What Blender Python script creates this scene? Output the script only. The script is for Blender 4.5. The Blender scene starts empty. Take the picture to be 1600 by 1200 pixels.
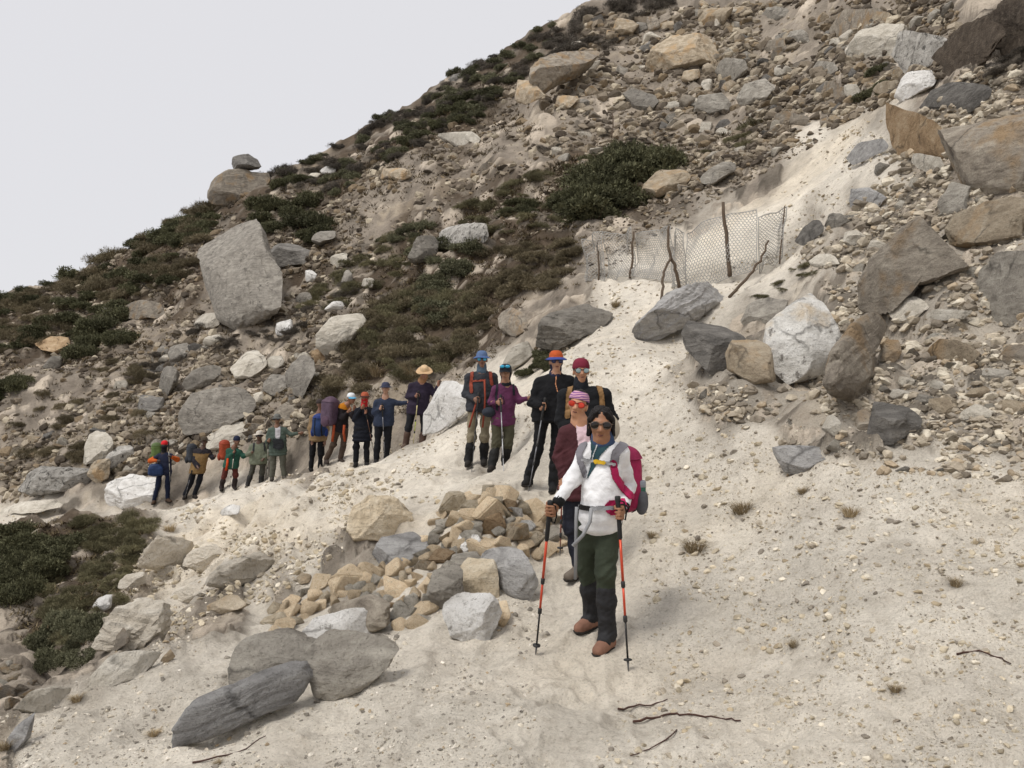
import bpy, bmesh, math, random
import numpy as np
from mathutils import Vector, Matrix
random.seed(7)
rng = np.random.default_rng(7)
SC = bpy.context.scene
COL = SC.collection

# ------------------------------------------------------------------ camera, sky, sun, exposure
F = 1200.0                      # focal length in units of a 1600 px wide frame
cam = bpy.data.cameras.new('camera')
cam.sensor_width = 36.0
cam.lens = 36.0 * F / 1600.0
cam.clip_start = 0.05
cam.clip_end = 600
camo = bpy.data.objects.new('camera', cam)
COL.objects.link(camo)
camo.location = (0, 0, 0)
camo.rotation_euler = (math.radians(90), 0, 0)
SC.camera = camo

SUN_EL, SUN_AZ = math.radians(60), math.radians(-126)   # azimuth from +Y towards +X: high, left and behind the viewer
wd = bpy.data.worlds.new('World')
SC.world = wd
wd.use_nodes = True
nt = wd.node_tree
bg = nt.nodes['Background']
sky = nt.nodes.new('ShaderNodeTexSky')
sky.sky_type = 'NISHITA'
sky.sun_disc = False
sky.sun_elevation = SUN_EL
sky.sun_rotation = SUN_AZ
skm = nt.nodes.new('ShaderNodeVectorMath'); skm.operation = 'SCALE'
skm.inputs['Scale'].default_value = 0.07
nt.links.new(sky.outputs[0], skm.inputs[0])
mx = nt.nodes.new('ShaderNodeMix'); mx.data_type = 'RGBA'
mx.inputs['Factor'].default_value = 0.94        # a thick even cloud deck under the blue
nt.links.new(skm.outputs[0], mx.inputs[6])
mx.inputs[7].default_value = (0.515, 0.511, 0.527, 1)
nt.links.new(mx.outputs[2], bg.inputs['Color'])
bg.inputs['Strength'].default_value = 1.0

sl = bpy.data.lights.new('sun', 'SUN')
sl.energy = 1.5
sl.angle = math.radians(22)
sl.color = (1.0, 0.958, 0.90)
slo = bpy.data.objects.new('sun', sl)
COL.objects.link(slo)
d = Vector((math.sin(SUN_AZ) * math.cos(SUN_EL), math.cos(SUN_AZ) * math.cos(SUN_EL), math.sin(SUN_EL)))
slo.rotation_euler = d.to_track_quat('Z', 'Y').to_euler()
slo.location = d * 100
SC.view_settings.view_transform = 'Standard'
SC.view_settings.look = 'None'
SC.view_settings.exposure = 0.62
SC.view_settings.gamma = 1.0
SC.view_settings.use_curve_mapping = False
SC.cycles.max_bounces = 5
SC.cycles.diffuse_bounces = 3
SC.cycles.transparent_max_bounces = 4

# ------------------------------------------------------------------ small helpers
def lin(h):
    h = h.lstrip('#')
    v = [int(h[i:i + 2], 16) / 255 for i in (0, 2, 4)]
    return tuple(x / 12.92 if x <= 0.04045 else ((x + 0.055) / 1.055) ** 2.4 for x in v)

def W(px, py, D):
    """a point of the place: D metres in front of the viewer, on the line of sight of photo pixel (px, py)"""
    return np.array([(px - 800) / F * D, D, (600 - py) / F * D])

def _hash(ix, iy, iz, seed):
    h = (ix.astype(np.uint32) * np.uint32(374761393) + iy.astype(np.uint32) * np.uint32(668265263)
         + iz.astype(np.uint32) * np.uint32(2246822519) + np.uint32((seed * 3266489917) & 0xffffffff))
    h = (h ^ (h >> np.uint32(13))) * np.uint32(1274126177)
    h = h ^ (h >> np.uint32(16))
    return h.astype(np.float32) * np.float32(2.0 / 4294967295.0) - np.float32(1)

def vnoise(P, seed=0):
    P = np.asarray(P, np.float32)
    Fl = np.floor(P)
    f = P - Fl
    I = Fl.astype(np.int64)
    f = f * f * f * (f * (f * 6 - 15) + 10)
    x, y, z = I[:, 0], I[:, 1], I[:, 2]
    out = 0
    for a in (0, 1):
        wx = f[:, 0] if a else 1 - f[:, 0]
        for b in (0, 1):
            wy = f[:, 1] if b else 1 - f[:, 1]
            for c in (0, 1):
                wz = f[:, 2] if c else 1 - f[:, 2]
                out = out + wx * wy * wz * _hash(x + a, y + b, z + c, seed)
    return out

def fbm(P, octaves=4, seed=0, gain=0.5):
    P = np.asarray(P, np.float32)
    out, amp = 0, 1.0
    for o in range(octaves):
        out = out + amp * vnoise(P * (2.03 ** o) + 17.3 * o, seed + o)
        amp *= gain
    return out

def mesh_np(name, V, Fc, smooth=True, mats=None, mi=None):
    V = np.asarray(V, np.float32)
    Fc = np.asarray(Fc, np.int32)
    me = bpy.data.meshes.new(name)
    n, k = Fc.shape
    me.vertices.add(len(V))
    me.vertices.foreach_set('co', V.ravel())
    me.loops.add(n * k)
    me.loops.foreach_set('vertex_index', Fc.ravel())
    me.polygons.add(n)
    me.polygons.foreach_set('loop_start', np.arange(n, dtype=np.int32) * k)
    me.polygons.foreach_set('loop_total', np.full(n, k, np.int32))
    me.polygons.foreach_set('use_smooth', np.full(n, bool(smooth)))
    if mi is not None:
        me.polygons.foreach_set('material_index', np.asarray(mi, np.int32))
    me.update(calc_edges=True)
    for m in (mats or []):
        me.materials.append(m)
    return me

def obj(name, me, parent=None, loc=None, **props):
    o = bpy.data.objects.new(name, me)
    COL.objects.link(o)
    if parent is not None:
        o.parent = parent
    if loc is not None:
        o.location = loc
    for k, v in props.items():
        o[k] = v
    return o

def thing(name, label, cat, loc=(0, 0, 0), group=None):
    o = obj(name, None, loc=loc, label=label, category=cat)
    o.empty_display_size = 0.1
    if group:
        o['group'] = group
    return o

def in1(x, y, poly):
    c = False
    n = len(poly)
    for i in range(n):
        x0, y0 = poly[i]; x1, y1 = poly[(i + 1) % n]
        if (y0 > y) != (y1 > y) and x < (x1 - x0) * (y - y0) / (y1 - y0) + x0:
            c = not c
    return c

LMK = [(383, 253, 'the balanced boulder'), (370, 430, 'the huge tilted slab'), (530, 520, 'the pale squarish boulder'), (340, 640, 'the big rounded grey boulder'), (150, 700, 'the yellowish square block'),
       (200, 770, 'the layered white ledge'), (85, 748, 'the black-streaked boulder'), (700, 635, 'the white ledge behind the hikers'), (890, 505, 'the broad flat grey slab'), (722, 368, 'the lichen-blotched boulder'),
       (1060, 485, 'the log-shaped rock'), (1110, 540, 'the dark fin-shaped rock'), (1250, 530, 'the big white boulder'), (1425, 400, 'the great brown boulder'), (1550, 245, 'the huge overhanging boulder'),
       (1430, 205, 'the rusty orange rock'), (1375, 72, 'the large white top boulder'), (1068, 82, 'the big tan boulder'), (880, 105, 'the rock roofing the hollow'), (1000, 155, 'the grey wedge boulder'),
       (1040, 285, 'the striped boulder'), (960, 285, 'the large juniper thicket'), (1065, 400, 'the wire fence'), (715, 216, 'the yellowish flat boulder'), (155, 535, 'the far left junipers'), (1390, 665, 'the dark triangular rock'),
       (1250, 715, 'the slate wedge'), (380, 1090, 'the long dark slab'), (550, 1040, 'the broad smooth boulder'), (525, 985, 'the white-faced boulder'), (735, 965, 'the white-topped boulder'), (745, 910, 'the tall pale block'),
       (795, 895, 'the dark leaning slab'), (600, 808, 'the white-sided tan boulder'), (732, 850, 'the round white stone'), (780, 768, 'the dark crowning stone'), (195, 1040, 'the low white lip rock'), (320, 870, 'the upper bank ledge'),
       (940, 880, 'the woman in white'), (1490, 550, 'the tan rubble stone'), (1590, 450, 'the furrowed grey rock'), (255, 735, 'the hiker with the red cap'), (650, 640, 'the woman in the straw hat'), (750, 640, 'the man in the blue hat'),
       (850, 660, 'the tall man in black'), (625, 855, 'the tilted blue-grey slab'), (697, 920, 'the rounded grey heap boulder'), (1345, 30, 'the brown rounded top boulder'), (1190, 140, 'the grey block above the scree'), (1000, 1125, 'the long reddish twig')]
def place(x, y):
    q = min(LMK, key=lambda l: (l[0] - x) ** 2 + (l[1] - y) ** 2)
    dx, dy = x - q[0], y - q[1]
    r = math.hypot(dx, dy)
    far = 'just ' if r < 45 else ('' if r < 110 else 'well ')
    a_ = math.degrees(math.atan2(-dy, dx)) % 360
    w = ('right of', 'up and right of', 'above', 'up and left of', 'left of', 'down and left of', 'below', 'down and right of')[int((a_ + 22.5) // 45) % 8]
    return far + w + ' ' + q[2]

def in_poly(px, py, poly):
    px = np.asarray(px, float); py = np.asarray(py, float)
    ins = np.zeros(px.shape, bool)
    n = len(poly)
    for i in range(n):
        x0, y0 = poly[i]; x1, y1 = poly[(i + 1) % n]
        c = ((y0 > py) != (y1 > py))
        with np.errstate(divide='ignore', invalid='ignore'):
            ins ^= c & (px < (x1 - x0) * (py - y0) / ((y1 - y0) if y1 != y0 else 1e-9) + x0)
    return ins

def poly_dist(px, py, poly):
    """signed distance in px: positive inside"""
    px = np.asarray(px, np.float32); py = np.asarray(py, np.float32)
    best = np.full(px.shape, 1e9, np.float32)
    n = len(poly)
    for i in range(n):
        x0, y0 = poly[i]; x1, y1 = poly[(i + 1) % n]
        dx, dy = x1 - x0, y1 - y0
        t = np.clip(((px - x0) * dx + (py - y0) * dy) / (dx * dx + dy * dy + 1e-9), 0, 1)
        best = np.minimum(best, np.hypot(px - x0 - t * dx, py - y0 - t * dy))
    return np.where(in_poly(px, py, poly), best, -best)

def sstep(a, b, x):
    t = np.clip((x - a) / (b - a), 0, 1)
    return t * t * (3 - 2 * t)

# ------------------------------------------------------------------ materials
def new_mat(name):
    m = bpy.data.materials.new(name)
    m.use_nodes = True
    b = m.node_tree.nodes['Principled BSDF']
    return m, m.node_tree, b

def N(t, typ, **kw):
    n = t.nodes.new(typ)
    for k, v in kw.items():
        if k.startswith('_'):
            setattr(n, k[1:], v)
        else:
            n.inputs[k.replace('_', ' ')].default_value = v
    return n

def ramp(t, fac, stops):
    r = t.nodes.new('ShaderNodeValToRGB')
    e = r.color_ramp.elements
    while len(e) < len(stops):
        e.new(0.5)
    for el, (p, c) in zip(e, stops):
        el.position = p
        el.color = (*c, 1) if len(c) == 3 else c
    t.links.new(fac, r.inputs[0])
    return r.outputs[0]

def mixc(t, fac, a, b, mode='MIX'):
    m = t.nodes.new('ShaderNodeMix'); m.data_type = 'RGBA'; m.blend_type = mode
    for s, v in ((m.inputs[0], fac), (m.inputs[6], a), (m.inputs[7], b)):
        if hasattr(v, 'links') or hasattr(v, 'is_linked'):
            t.links.new(v, s)
        else:
            s.default_value = v if not isinstance(v, tuple) or len(v) == 4 else (*v, 1)
    return m.outputs[2]

_cache = {}
def cloth(hexc, rough=0.85, name='cloth', var=0.25, weave=True):
    key = (hexc, rough, name)
    if key in _cache:
        return _cache[key]
    m, t, b = new_mat(name + '_' + hexc.strip('#'))
    c = lin(hexc)
    tc = t.nodes.new('ShaderNodeTexCoord')
    n1 = N(t, 'ShaderNodeTexNoise', Scale=9.0, Detail=5.0, Roughness=0.6)
    t.links.new(tc.outputs['Object'], n1.inputs['Vector'])
    lo = tuple(max(0, x * (1 - var)) for x in c); hi = tuple(min(1, x * (1 + var * 0.6)) for x in c)
    t.links.new(ramp(t, n1.outputs[0], [(0.3, lo), (0.7, hi)]), b.inputs['Base Color'])
    b.inputs['Roughness'].default_value = rough
    b.inputs['Specular IOR Level'].default_value = 0.25
    if weave:
        n3 = N(t, 'ShaderNodeTexNoise', Scale=7.5, Detail=3.0, Roughness=0.5, Distortion=2.2)
        t.links.new(tc.outputs['Object'], n3.inputs['Vector'])
        bw = N(t, 'ShaderNodeBump', Strength=0.4, Distance=0.02)
        t.links.new(n3.outputs[0], bw.inputs['Height'])
        n2 = N(t, 'ShaderNodeTexNoise', Scale=38.0, Detail=4.0, Roughness=0.6)
        t.links.new(tc.outputs['Object'], n2.inputs['Vector'])
        bp = N(t, 'ShaderNodeBump', Strength=0.35, Distance=0.01)
        t.links.new(n2.outputs[0], bp.inputs['Height']); t.links.new(bw.outputs[0], bp.inputs['Normal'])
        t.links.new(bp.outputs[0], b.inputs['Normal'])
    _cache[key] = m
    return m

def solid(hexc, rough=0.5, metal=0.0, name='paint'):
    key = (hexc, rough, metal, name)
    if key in _cache:
        return _cache[key]
    m, t, b = new_mat(name + '_' + hexc.strip('#'))
    c = lin(hexc)
    tc = t.nodes.new('ShaderNodeTexCoord')
    n1 = N(t, 'ShaderNodeTexNoise', Scale=30.0, Detail=4.0)
    t.links.new(tc.outputs['Object'], n1.inputs['Vector'])
    t.links.new(ramp(t, n1.outputs[0], [(0.3, tuple(x * 0.8 for x in c)), (0.7, tuple(min(1, x * 1.08) for x in c))]), b.inputs['Base Color'])
    b.inputs['Roughness'].default_value = rough
    b.inputs['Metallic'].default_value = metal
    _cache[key] = m
    return m

def skin(hexc):
    key = ('skin', hexc)
    if key in _cache:
        return _cache[key]
    m, t, b = new_mat('skin_' + hexc.strip('#'))
    c = lin(hexc)
    tc = t.nodes.new('ShaderNodeTexCoord')
    n1 = N(t, 'ShaderNodeTexNoise', Scale=22.0, Detail=5.0)
    t.links.new(tc.outputs['Object'], n1.inputs['Vector'])
    t.links.new(ramp(t, n1.outputs[0], [(0.3, (c[0] * 0.82, c[1] * 0.76, c[2] * 0.74)), (0.7, tuple(min(1, x * 1.1) for x in c))]), b.inputs['Base Color'])
    b.inputs['Roughness'].default_value = 0.55
    b.inputs['Subsurface Weight'].default_value = 0.08
    b.inputs['Subsurface Radius'].default_value = (0.01, 0.004, 0.002)
    _cache[key] = m
    return m

def rock_mat(name, dark, mid, light, band=0.5, spot=0.0, spotc=(0.02, 0.02, 0.018), stain=None, scale=1.0, bandrot=(0.3, 0.5, 0.2), fresh=None):
    """stone: mottled, banded, pitted, with lichen specks; lengths are metres in object space"""
    m, t, b = new_mat(name)
    tc = t.nodes.new('ShaderNodeTexCoord')
    oi = t.nodes.new('ShaderNodeObjectInfo')
    geo = t.nodes.new('ShaderNodeNewGeometry')
    off = t.nodes.new('ShaderNodeVectorMath'); off.operation = 'SCALE'
    cx = t.nodes.new('ShaderNodeCombineXYZ')
    for i in range(3):
        t.links.new(oi.outputs['Random'], cx.inputs[i])
    t.links.new(cx.outputs[0], off.inputs[0]); off.inputs['Scale'].default_value = 37.0
    ad = t.nodes.new('ShaderNodeVectorMath'); ad.operation = 'ADD'
    t.links.new(tc.outputs['Object'], ad.inputs[0]); t.links.new(off.outputs[0], ad.inputs[1])
    v = ad.outputs[0]
    mp = N(t, 'ShaderNodeMapping')
    mp.inputs['Rotation'].default_value = bandrot
    mp.inputs['Scale'].default_value = (0.9 * scale, 1.3 * scale, 4.2 * scale)
    t.links.new(v, mp.inputs['Vector'])
    nb = N(t, 'ShaderNodeTexNoise', Scale=1.7, Detail=9.0, Roughness=0.66, Distortion=1.6)
    t.links.new(mp.outputs[0], nb.inputs['Vector'])
    nm = N(t, 'ShaderNodeTexNoise', Scale=3.5 * scale, Detail=9.0, Roughness=0.7)
    t.links.new(v, nm.inputs['Vector'])
    mf = t.nodes.new('ShaderNodeMix'); mf.data_type = 'FLOAT'
    mf.inputs[0].default_value = band
    t.links.new(nm.outputs[0], mf.inputs[2]); t.links.new(nb.outputs[0], mf.inputs[3])
    col = ramp(t, mf.outputs[0], [(0.34, dark), (0.49, mid), (0.64, light)])
    if stain:
        ns = N(t, 'ShaderNodeTexNoise', Scale=1.7 * scale, Detail=4.0, Roughness=0.6)
        t.links.new(v, ns.inputs['Vector'])
        f = ramp(t, ns.outputs[0], [(0.52, (0, 0, 0)), (0.66, (1, 1, 1))])
        col = mixc(t, f, col, stain)
    # cracks and joints
    wn = N(t, 'ShaderNodeTexNoise', Scale=2.6 * scale, Detail=5.0)
    t.links.new(v, wn.inputs['Vector'])
    wv = mixc(t, 0.35, v, wn.outputs['Color'])
    ck = N(t, 'ShaderNodeTexVoronoi', Scale=1.5 * scale, _feature='DISTANCE_TO_EDGE')
    t.links.new(wv, ck.inputs['Vector'])
    cm = N(t, 'ShaderNodeTexNoise', Scale=1.9 * scale, Detail=2.0); t.links.new(v, cm.inputs['Vector'])
    cf = mixc(t, 1.0, ramp(t, ck.outputs['Distance'], [(0.0, (1, 1, 1)), (0.028, (0, 0, 0))]), ramp(t, cm.outputs[0], [(0.46, (0, 0, 0)), (0.6, (1, 1, 1))]), 'MULTIPLY')
    col = mixc(t, cf, col, mixc(t, 0.6, col, (0.03, 0.027, 0.023, 1)))
    # fine dark specks (lichen and mica)
    nk = N(t, 'ShaderNodeTexNoise', Scale=55.0 * scale, Detail=4.0, Roughness=0.65)
    t.links.new(v, nk.inputs['Vector'])
    f2 = ramp(t, nk.outputs[0], [(0.34, (1, 1, 1)), (0.44, (0, 0, 0))])
    col = mixc(t, f2, col, mixc(t, 0.35, col, (0.03, 0.028, 0.024, 1)))
    if spot > 0:
        vo = N(t, 'ShaderNodeTexNoise', Scale=6.0 * scale, Detail=6.0, Roughness=0.75)
        t.links.new(v, vo.inputs['Vector'])
        f3 = ramp(t, vo.outputs[0], [(0.60 - 0.08 * spot, (0, 0, 0)), (0.66 - 0.06 * spot, (1, 1, 1))])
        col = mixc(t, f3, col, (*spotc, 1))
    # whole-stone variation
    hs = N(t, 'ShaderNodeHueSaturation')
    rv = N(t, 'ShaderNodeMapRange'); rv.inputs[3].default_value = 0.78; rv.inputs[4].default_value = 1.18
    t.links.new(oi.outputs['Random'], rv.inputs[0])
    t.links.new(rv.outputs[0], hs.inputs['Value'])
    t.links.new(col, hs.inputs['Color'])
    t.links.new(hs.outputs[0], b.inputs['Base Color'])
    b.inputs['Roughness'].default_value = 0.92
    b.inputs['Specular IOR Level'].default_value = 0.2
    nf = N(t, 'ShaderNodeTexNoise', Scale=14.0 * scale, Detail=10.0, Roughness=0.72)
    t.links.new(v, nf.inputs['Vector'])
    b1 = N(t, 'ShaderNodeBump', Strength=0.95, Distance=0.06 / scale)
    t.links.new(nf.outputs[0], b1.inputs['Height'])
    b2 = N(t, 'ShaderNodeBump', Strength=0.6 * band + 0.15, Distance=0.06 / scale)
    t.links.new(nb.outputs[0], b2.inputs['Height'])
    t.links.new(b1.outputs[0], b2.inputs['Normal'])
    t.links.new(b2.outputs[0], b.inputs['Normal'])
    return m

RM = {
    'grey': rock_mat('grey_gneiss', (0.165, 0.148, 0.126), (0.325, 0.298, 0.255), (0.50, 0.465, 0.40), 0.55),
    'brown': rock_mat('brown_grey_stone', (0.145, 0.122, 0.097), (0.28, 0.243, 0.196), (0.43, 0.382, 0.31), 0.45, stain=(0.30, 0.215, 0.13, 1)),
    'weather': rock_mat('weathered_grey_stone', (0.125, 0.113, 0.096), (0.24, 0.22, 0.19), (0.37, 0.342, 0.295), 0.5, spot=0.15, spotc=(0.09, 0.082, 0.07)),
    'dark': rock_mat('dark_schist', (0.085, 0.079, 0.072), (0.175, 0.164, 0.149), (0.30, 0.282, 0.255), 0.65),
    'slate': rock_mat('blue_grey_slate', (0.21, 0.203, 0.195), (0.36, 0.35, 0.338), (0.52, 0.508, 0.49), 0.75),
    'tan': rock_mat('tan_stone', (0.22, 0.175, 0.122), (0.395, 0.325, 0.235), (0.56, 0.485, 0.375), 0.35, stain=(0.42, 0.295, 0.17, 1)),
    'ochre': rock_mat('rusty_ochre_stone', (0.20, 0.13, 0.075), (0.38, 0.265, 0.155), (0.52, 0.40, 0.265), 0.3),
    'cream': rock_mat('yellowish_cream_stone', (0.44, 0.355, 0.24), (0.62, 0.52, 0.375), (0.76, 0.68, 0.54), 0.35),
    'bank': rock_mat('pale_bank_sandstone', (0.47, 0.415, 0.33), (0.62, 0.56, 0.465), (0.71, 0.66, 0.57), 0.6),
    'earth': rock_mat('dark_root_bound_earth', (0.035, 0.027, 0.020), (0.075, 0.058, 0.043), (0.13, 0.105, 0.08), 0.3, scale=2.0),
    'orange': rock_mat('warm_tan_stone', (0.55, 0.42, 0.265), (0.74, 0.585, 0.395), (0.84, 0.725, 0.55), 0.3, scale=2.2),
    'pale': rock_mat('pale_cream_stone', (0.36, 0.325, 0.265), (0.55, 0.505, 0.425), (0.71, 0.665, 0.58), 0.4),
    'white': rock_mat('white_quartzite', (0.44, 0.42, 0.385), (0.65, 0.63, 0.595), (0.80, 0.785, 0.755), 0.35, spot=0.2, spotc=(0.26, 0.245, 0.22)),
    'white_rust': rock_mat('white_stone_rust_spots', (0.44, 0.42, 0.38), (0.64, 0.62, 0.575), (0.79, 0.775, 0.735), 0.3, spot=0.15, spotc=(0.2, 0.185, 0.165), stain=(0.56, 0.46, 0.33, 1)),
    'lichen': rock_mat('pale_stone_black_lichen', (0.20, 0.187, 0.168), (0.38, 0.36, 0.325), (0.57, 0.545, 0.50), 0.35, spot=0.7, spotc=(0.06, 0.056, 0.05)),
}
# ------------------------------------------------------------------ the hillside: surveyed points (photo pixel + distance) turned into one height sheet
CP = """
800,1700,1.75 300,1700,1.8 1300,1650,1.75 -200,1750,1.85 1800,1500,1.8
800,1200,3.35 400,1200,3.5 100,1200,3.7 1100,1200,3.3 1350,1200,3.1 1600,1200,2.9
850,1100,4.1 960,1030,4.85 910,985,5.35 840,1010,5.1 1100,1050,4.5 1100,950,5.2 1100,850,6.2 1100,750,7.3 1100,650,8.6
1350,1050,3.9 1350,900,4.8 1350,750,6.0 1350,650,7.0 1600,1000,3.6 1600,800,4.9 1600,650,6.2
1000,900,6 1000,800,7 1000,700,8.6 897,905,6.5 850,850,7.3 905,815,8.0 850,770,9.4 745,729,11.4 778,740,11 700,740,11.2
950,620,10.6 900,560,13 820,620,13.5 760,650,13
1000,520,13.5 1080,440,15.5 920,440,18 1215,410,14.5 1100,560,11.0 1100,300,21 1250,250,20 1400,170,21
1150,200,28 1150,100,36 1100,0,43 1150,-120,52 1000,180,33 1000,60,42 930,-4,48
1250,600,8.5 1250,470,10.5 1400,470,9.5 1400,330,11.5 1550,450,8.5 1550,330,9.5 1550,180,11.5 1450,150,15 1580,60,15
1400,60,25 1580,-20,17.5 1400,-60,33 1600,-150,24
850,480,19 800,520,17.5 700,600,17.5 700,480,22 700,350,29 850,380,24 850,250,30 850,160,36 750,200,40
0,476,55 100,440,55 200,396,54 300,340,53 400,282,52 500,246,52 600,192,52 700,133,51 800,77,50 900,17,49
500,330,38 500,430,30 500,550,23 560,640,19 
600,727,16.3 530,737,17.5 480,746,18 436,746,19.5 400,756,20 357,764,20.3 300,777,20.7 250,784,21 100,797,22.5 0,806,24
655,702,14.7
400,700,21.5 300,700,22.5 200,700,24 100,700,25.5 0,720,26.5 400,600,25.5 200,600,28.5 0,600,31 400,500,30 200,500,35 0,530,40 400,400,35 200,430,43 380,320,43
610,706,13.9 560,722,14.8 500,741,15.8 440,758,17.2 350,776,18.3 250,795,19.3 150,803,20.5 0,818,22
650,725,12.6 600,760,11.8 500,800,12 420,830,12.5 350,835,14 250,850,15 150,860,15.5 0,855,17 450,900,8.8 550,830,9.4 640,820,8.8
380,900,9.8 250,950,10 150,980,9.6 50,960,11 0,1000,10 100,1050,7.5 200,1015,7.8 300,990,7.8
0,1130,4.6 80,1085,5 180,1038,5.6 300,988,6.3 420,958,6.8 500,960,6.5
300,1130,4.2 500,1080,4.6 620,1040,4.9 740,1000,5.4 650,950,6 560,900,7 700,850,7.3 790,805,8.0 840,900,6.5 620,870,7.4
-900,930,55 -900,1120,24 -900,1300,12 -900,1500,6 -900,1600,3.2 -400,1150,12 -400,1250,5 -400,700,55 -400,900,30
2500,1000,2.0 2500,600,3.2 2500,0,6 2500,-300,14 2500,-500,40 2000,200,8 2000,-100,15 2000,-350,30 2000,700,4.0
"""
CPL = []
for tok in CP.split():
    a_, b_, c_ = map(float, tok.split(','))
    CPL.append(((a_ - 800) / F, math.log(c_), (600 - b_) / F))
# the far side of the ridge drops away behind the skyline
for a_, b_ in ((-900, 930), (-400, 700), (0, 476), (100, 440), (200, 396), (300, 340), (400, 282), (500, 246), (600, 192), (700, 133), (800, 77), (900, 17), (1150, -120), (1600, -300), (2500, -500)):
    CPL.append(((a_ - 800) / F, math.log(64 if a_ < 1000 else 80), (600 - b_) / F - 0.05))
    CPL.append(((a_ - 800) / F, math.log(95 if a_ < 1000 else 110), (600 - b_) / F - 0.22))
CPA = np.array(CPL)

def _k(A, B):
    dx = (A[:, None, 0] - B[None, :, 0]) * 1.25
    dy = (A[:, None, 1] - B[None, :, 1])
    return np.sqrt(dx * dx + dy * dy + 0.0016)

n_ = len(CPA)
Mx = np.zeros((n_ + 3, n_ + 3))
Mx[:n_, :n_] = _k(CPA, CPA) - np.eye(n_) * 0.004
Mx[:n_, n_] = 1; Mx[:n_, n_ + 1:] = CPA[:, :2]
Mx[n_, :n_] = 1; Mx[n_ + 1:, :n_] = CPA[:, :2].T
RW = np.linalg.solve(Mx, np.concatenate([CPA[:, 2], [0, 0, 0]]))

def v_surf(u, L):
    A = np.stack([u, L], 1)
    out = np.empty(len(A))
    for i in range(0, len(A), 60000):
        B = A[i:i + 60000]
        out[i:i + 60000] = _k(B, CPA) @ RW[:n_] + RW[n_] + B @ RW[n_ + 1:]
    return out

uc = np.concatenate([np.linspace(-1.7, -0.84, 36, endpoint=False), np.linspace(-0.84, 0.84, 630), np.linspace(0.84, 1.7, 37)[1:]])
Lr = np.concatenate([np.linspace(math.log(1.1), math.log(2.6), 30, endpoint=False), np.linspace(math.log(2.6), math.log(26), 420, endpoint=False),
                     np.linspace(math.log(26), math.log(58), 150, endpoint=False), np.linspace(math.log(58), math.log(110), 25)])
NU, NL = len(uc), len(Lr)
U, L = np.meshgrid(uc, Lr, indexing='ij')
# smooth survey is evaluated on a coarser lattice, then interpolated
uc2 = np.linspace(-1.7, 1.7, 300); Lr2 = np.linspace(Lr[0], Lr[-1], 300)
U2, L2 = np.meshgrid(uc2, Lr2, indexing='ij')
V2 = v_surf(U2.ravel(), L2.ravel()).reshape(U2.shape)
def bil(G, u, l):
    fu = np.clip((u - uc2[0]) / (uc2[1] - uc2[0]), 0, len(uc2) - 1.001); fl = np.clip((l - Lr2[0]) / (Lr2[1] - Lr2[0]), 0, len(Lr2) - 1.001)
    i = fu.astype(int); j = fl.astype(int); a = fu - i; b = fl - j
    return G[i, j] * (1 - a) * (1 - b) + G[i + 1, j] * a * (1 - b) + G[i, j + 1] * (1 - a) * b + G[i + 1, j + 1] * a * b
Dg = np.exp(L)
VS = bil(V2, U, L)
X = U * Dg; Y = Dg; Z0 = VS * Dg
PX = 800 + U * F; PY = 600 - VS * F

# zones of different ground, as they lie on the slope
SAND = [
    [(900, 1250), (-50, 1250), (60, 1090), (200, 1040), (420, 960), (560, 880), (700, 760), (850, 700), (820, 600), (900, 500), (930, 445), (1000, 390), (1090, 330), (1200, 265), (1300, 205), (1410, 150), (1420, 240), (1330, 330), (1250, 400), (1150, 460), (1080, 520), (1060, 600), (1140, 650), (1330, 720), (1700, 720), (1700, 1250)],
    [(160, 800), (440, 745), (600, 700), (690, 690), (720, 740), (620, 800), (540, 870), (420, 950), (300, 980), (200, 950), (260, 840)],
    [(660, 700), (720, 600), (840, 560), (900, 640), (850, 760), (740, 760)],
    [(-100, 830), (-100, 795), (250, 780), (440, 745), (430, 765), (180, 810)],
]
SOIL = [
    [(-300, 520), (0, 470), (330, 320), (420, 275), (900, 15), (1010, -30), (950, 60), (830, 100), (790, 190), (700, 250), (560, 330), (520, 400), (300, 480), (100, 570), (-300, 700)],
    [(560, 430), (640, 330), (780, 290), (900, 220), (1040, 230), (1060, 300), (920, 360), (905, 450), (830, 470), (800, 540), (720, 600), (640, 640), (480, 650), (500, 560), (570, 500)],
    [(-100, 820), (60, 820), (240, 810), (230, 860), (170, 920), (160, 1040), (60, 1050), (-100, 950)],
]
px_, py_ = PX.ravel(), PY.ravel()
wob = 32 * fbm(np.stack([px_ / 70, py_ / 70, np.zeros_like(px_)], 1), 4, 5)
sand = np.zeros(px_.shape, np.float32); soil = np.zeros(px_.shape, np.float32)
for pl in SAND:
    sand = np.maximum(sand, sstep(-34, 38, poly_dist(px_, py_, pl) + wob))
for pl in SOIL:
    soil = np.maximum(soil, sstep(-25, 30, poly_dist(px_, py_, pl) + wob))
sand = sand.reshape(U.shape); soil = (soil * (1 - sand.ravel() * 0.8)).reshape(U.shape)

PT = np.stack([X.ravel(), Y.ravel(), Z0.ravel()], 1)
rough_ = np.clip(1.0 - 0.72 * sand.ravel(), 0.22, 1)
disp = np.zeros(len(PT), np.float32)
Dr = Dg.ravel()
lw = 5.0
for o in range(9):
    fade = sstep(0.006, 0.016, lw / Dr) * (1 - sstep(0.28, 0.6, lw / Dr) * 0.9)
    nz = vnoise(PT / lw + 11.7 * o, 40 + o)
    if o % 2:
        nz = 0.6 - 1.6 * np.abs(nz)           # ridged: broken, blocky ground
    disp += (0.125 + 0.07 * (lw < 1.2) * (1 - sand.ravel())) * lw * nz * fade * (np.clip(rough_ + (0.75 if lw < 0.3 else 0), 0, 1) if o > 1 else 0.6 + 0.4 * rough_)
    lw *= 0.56
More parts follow.
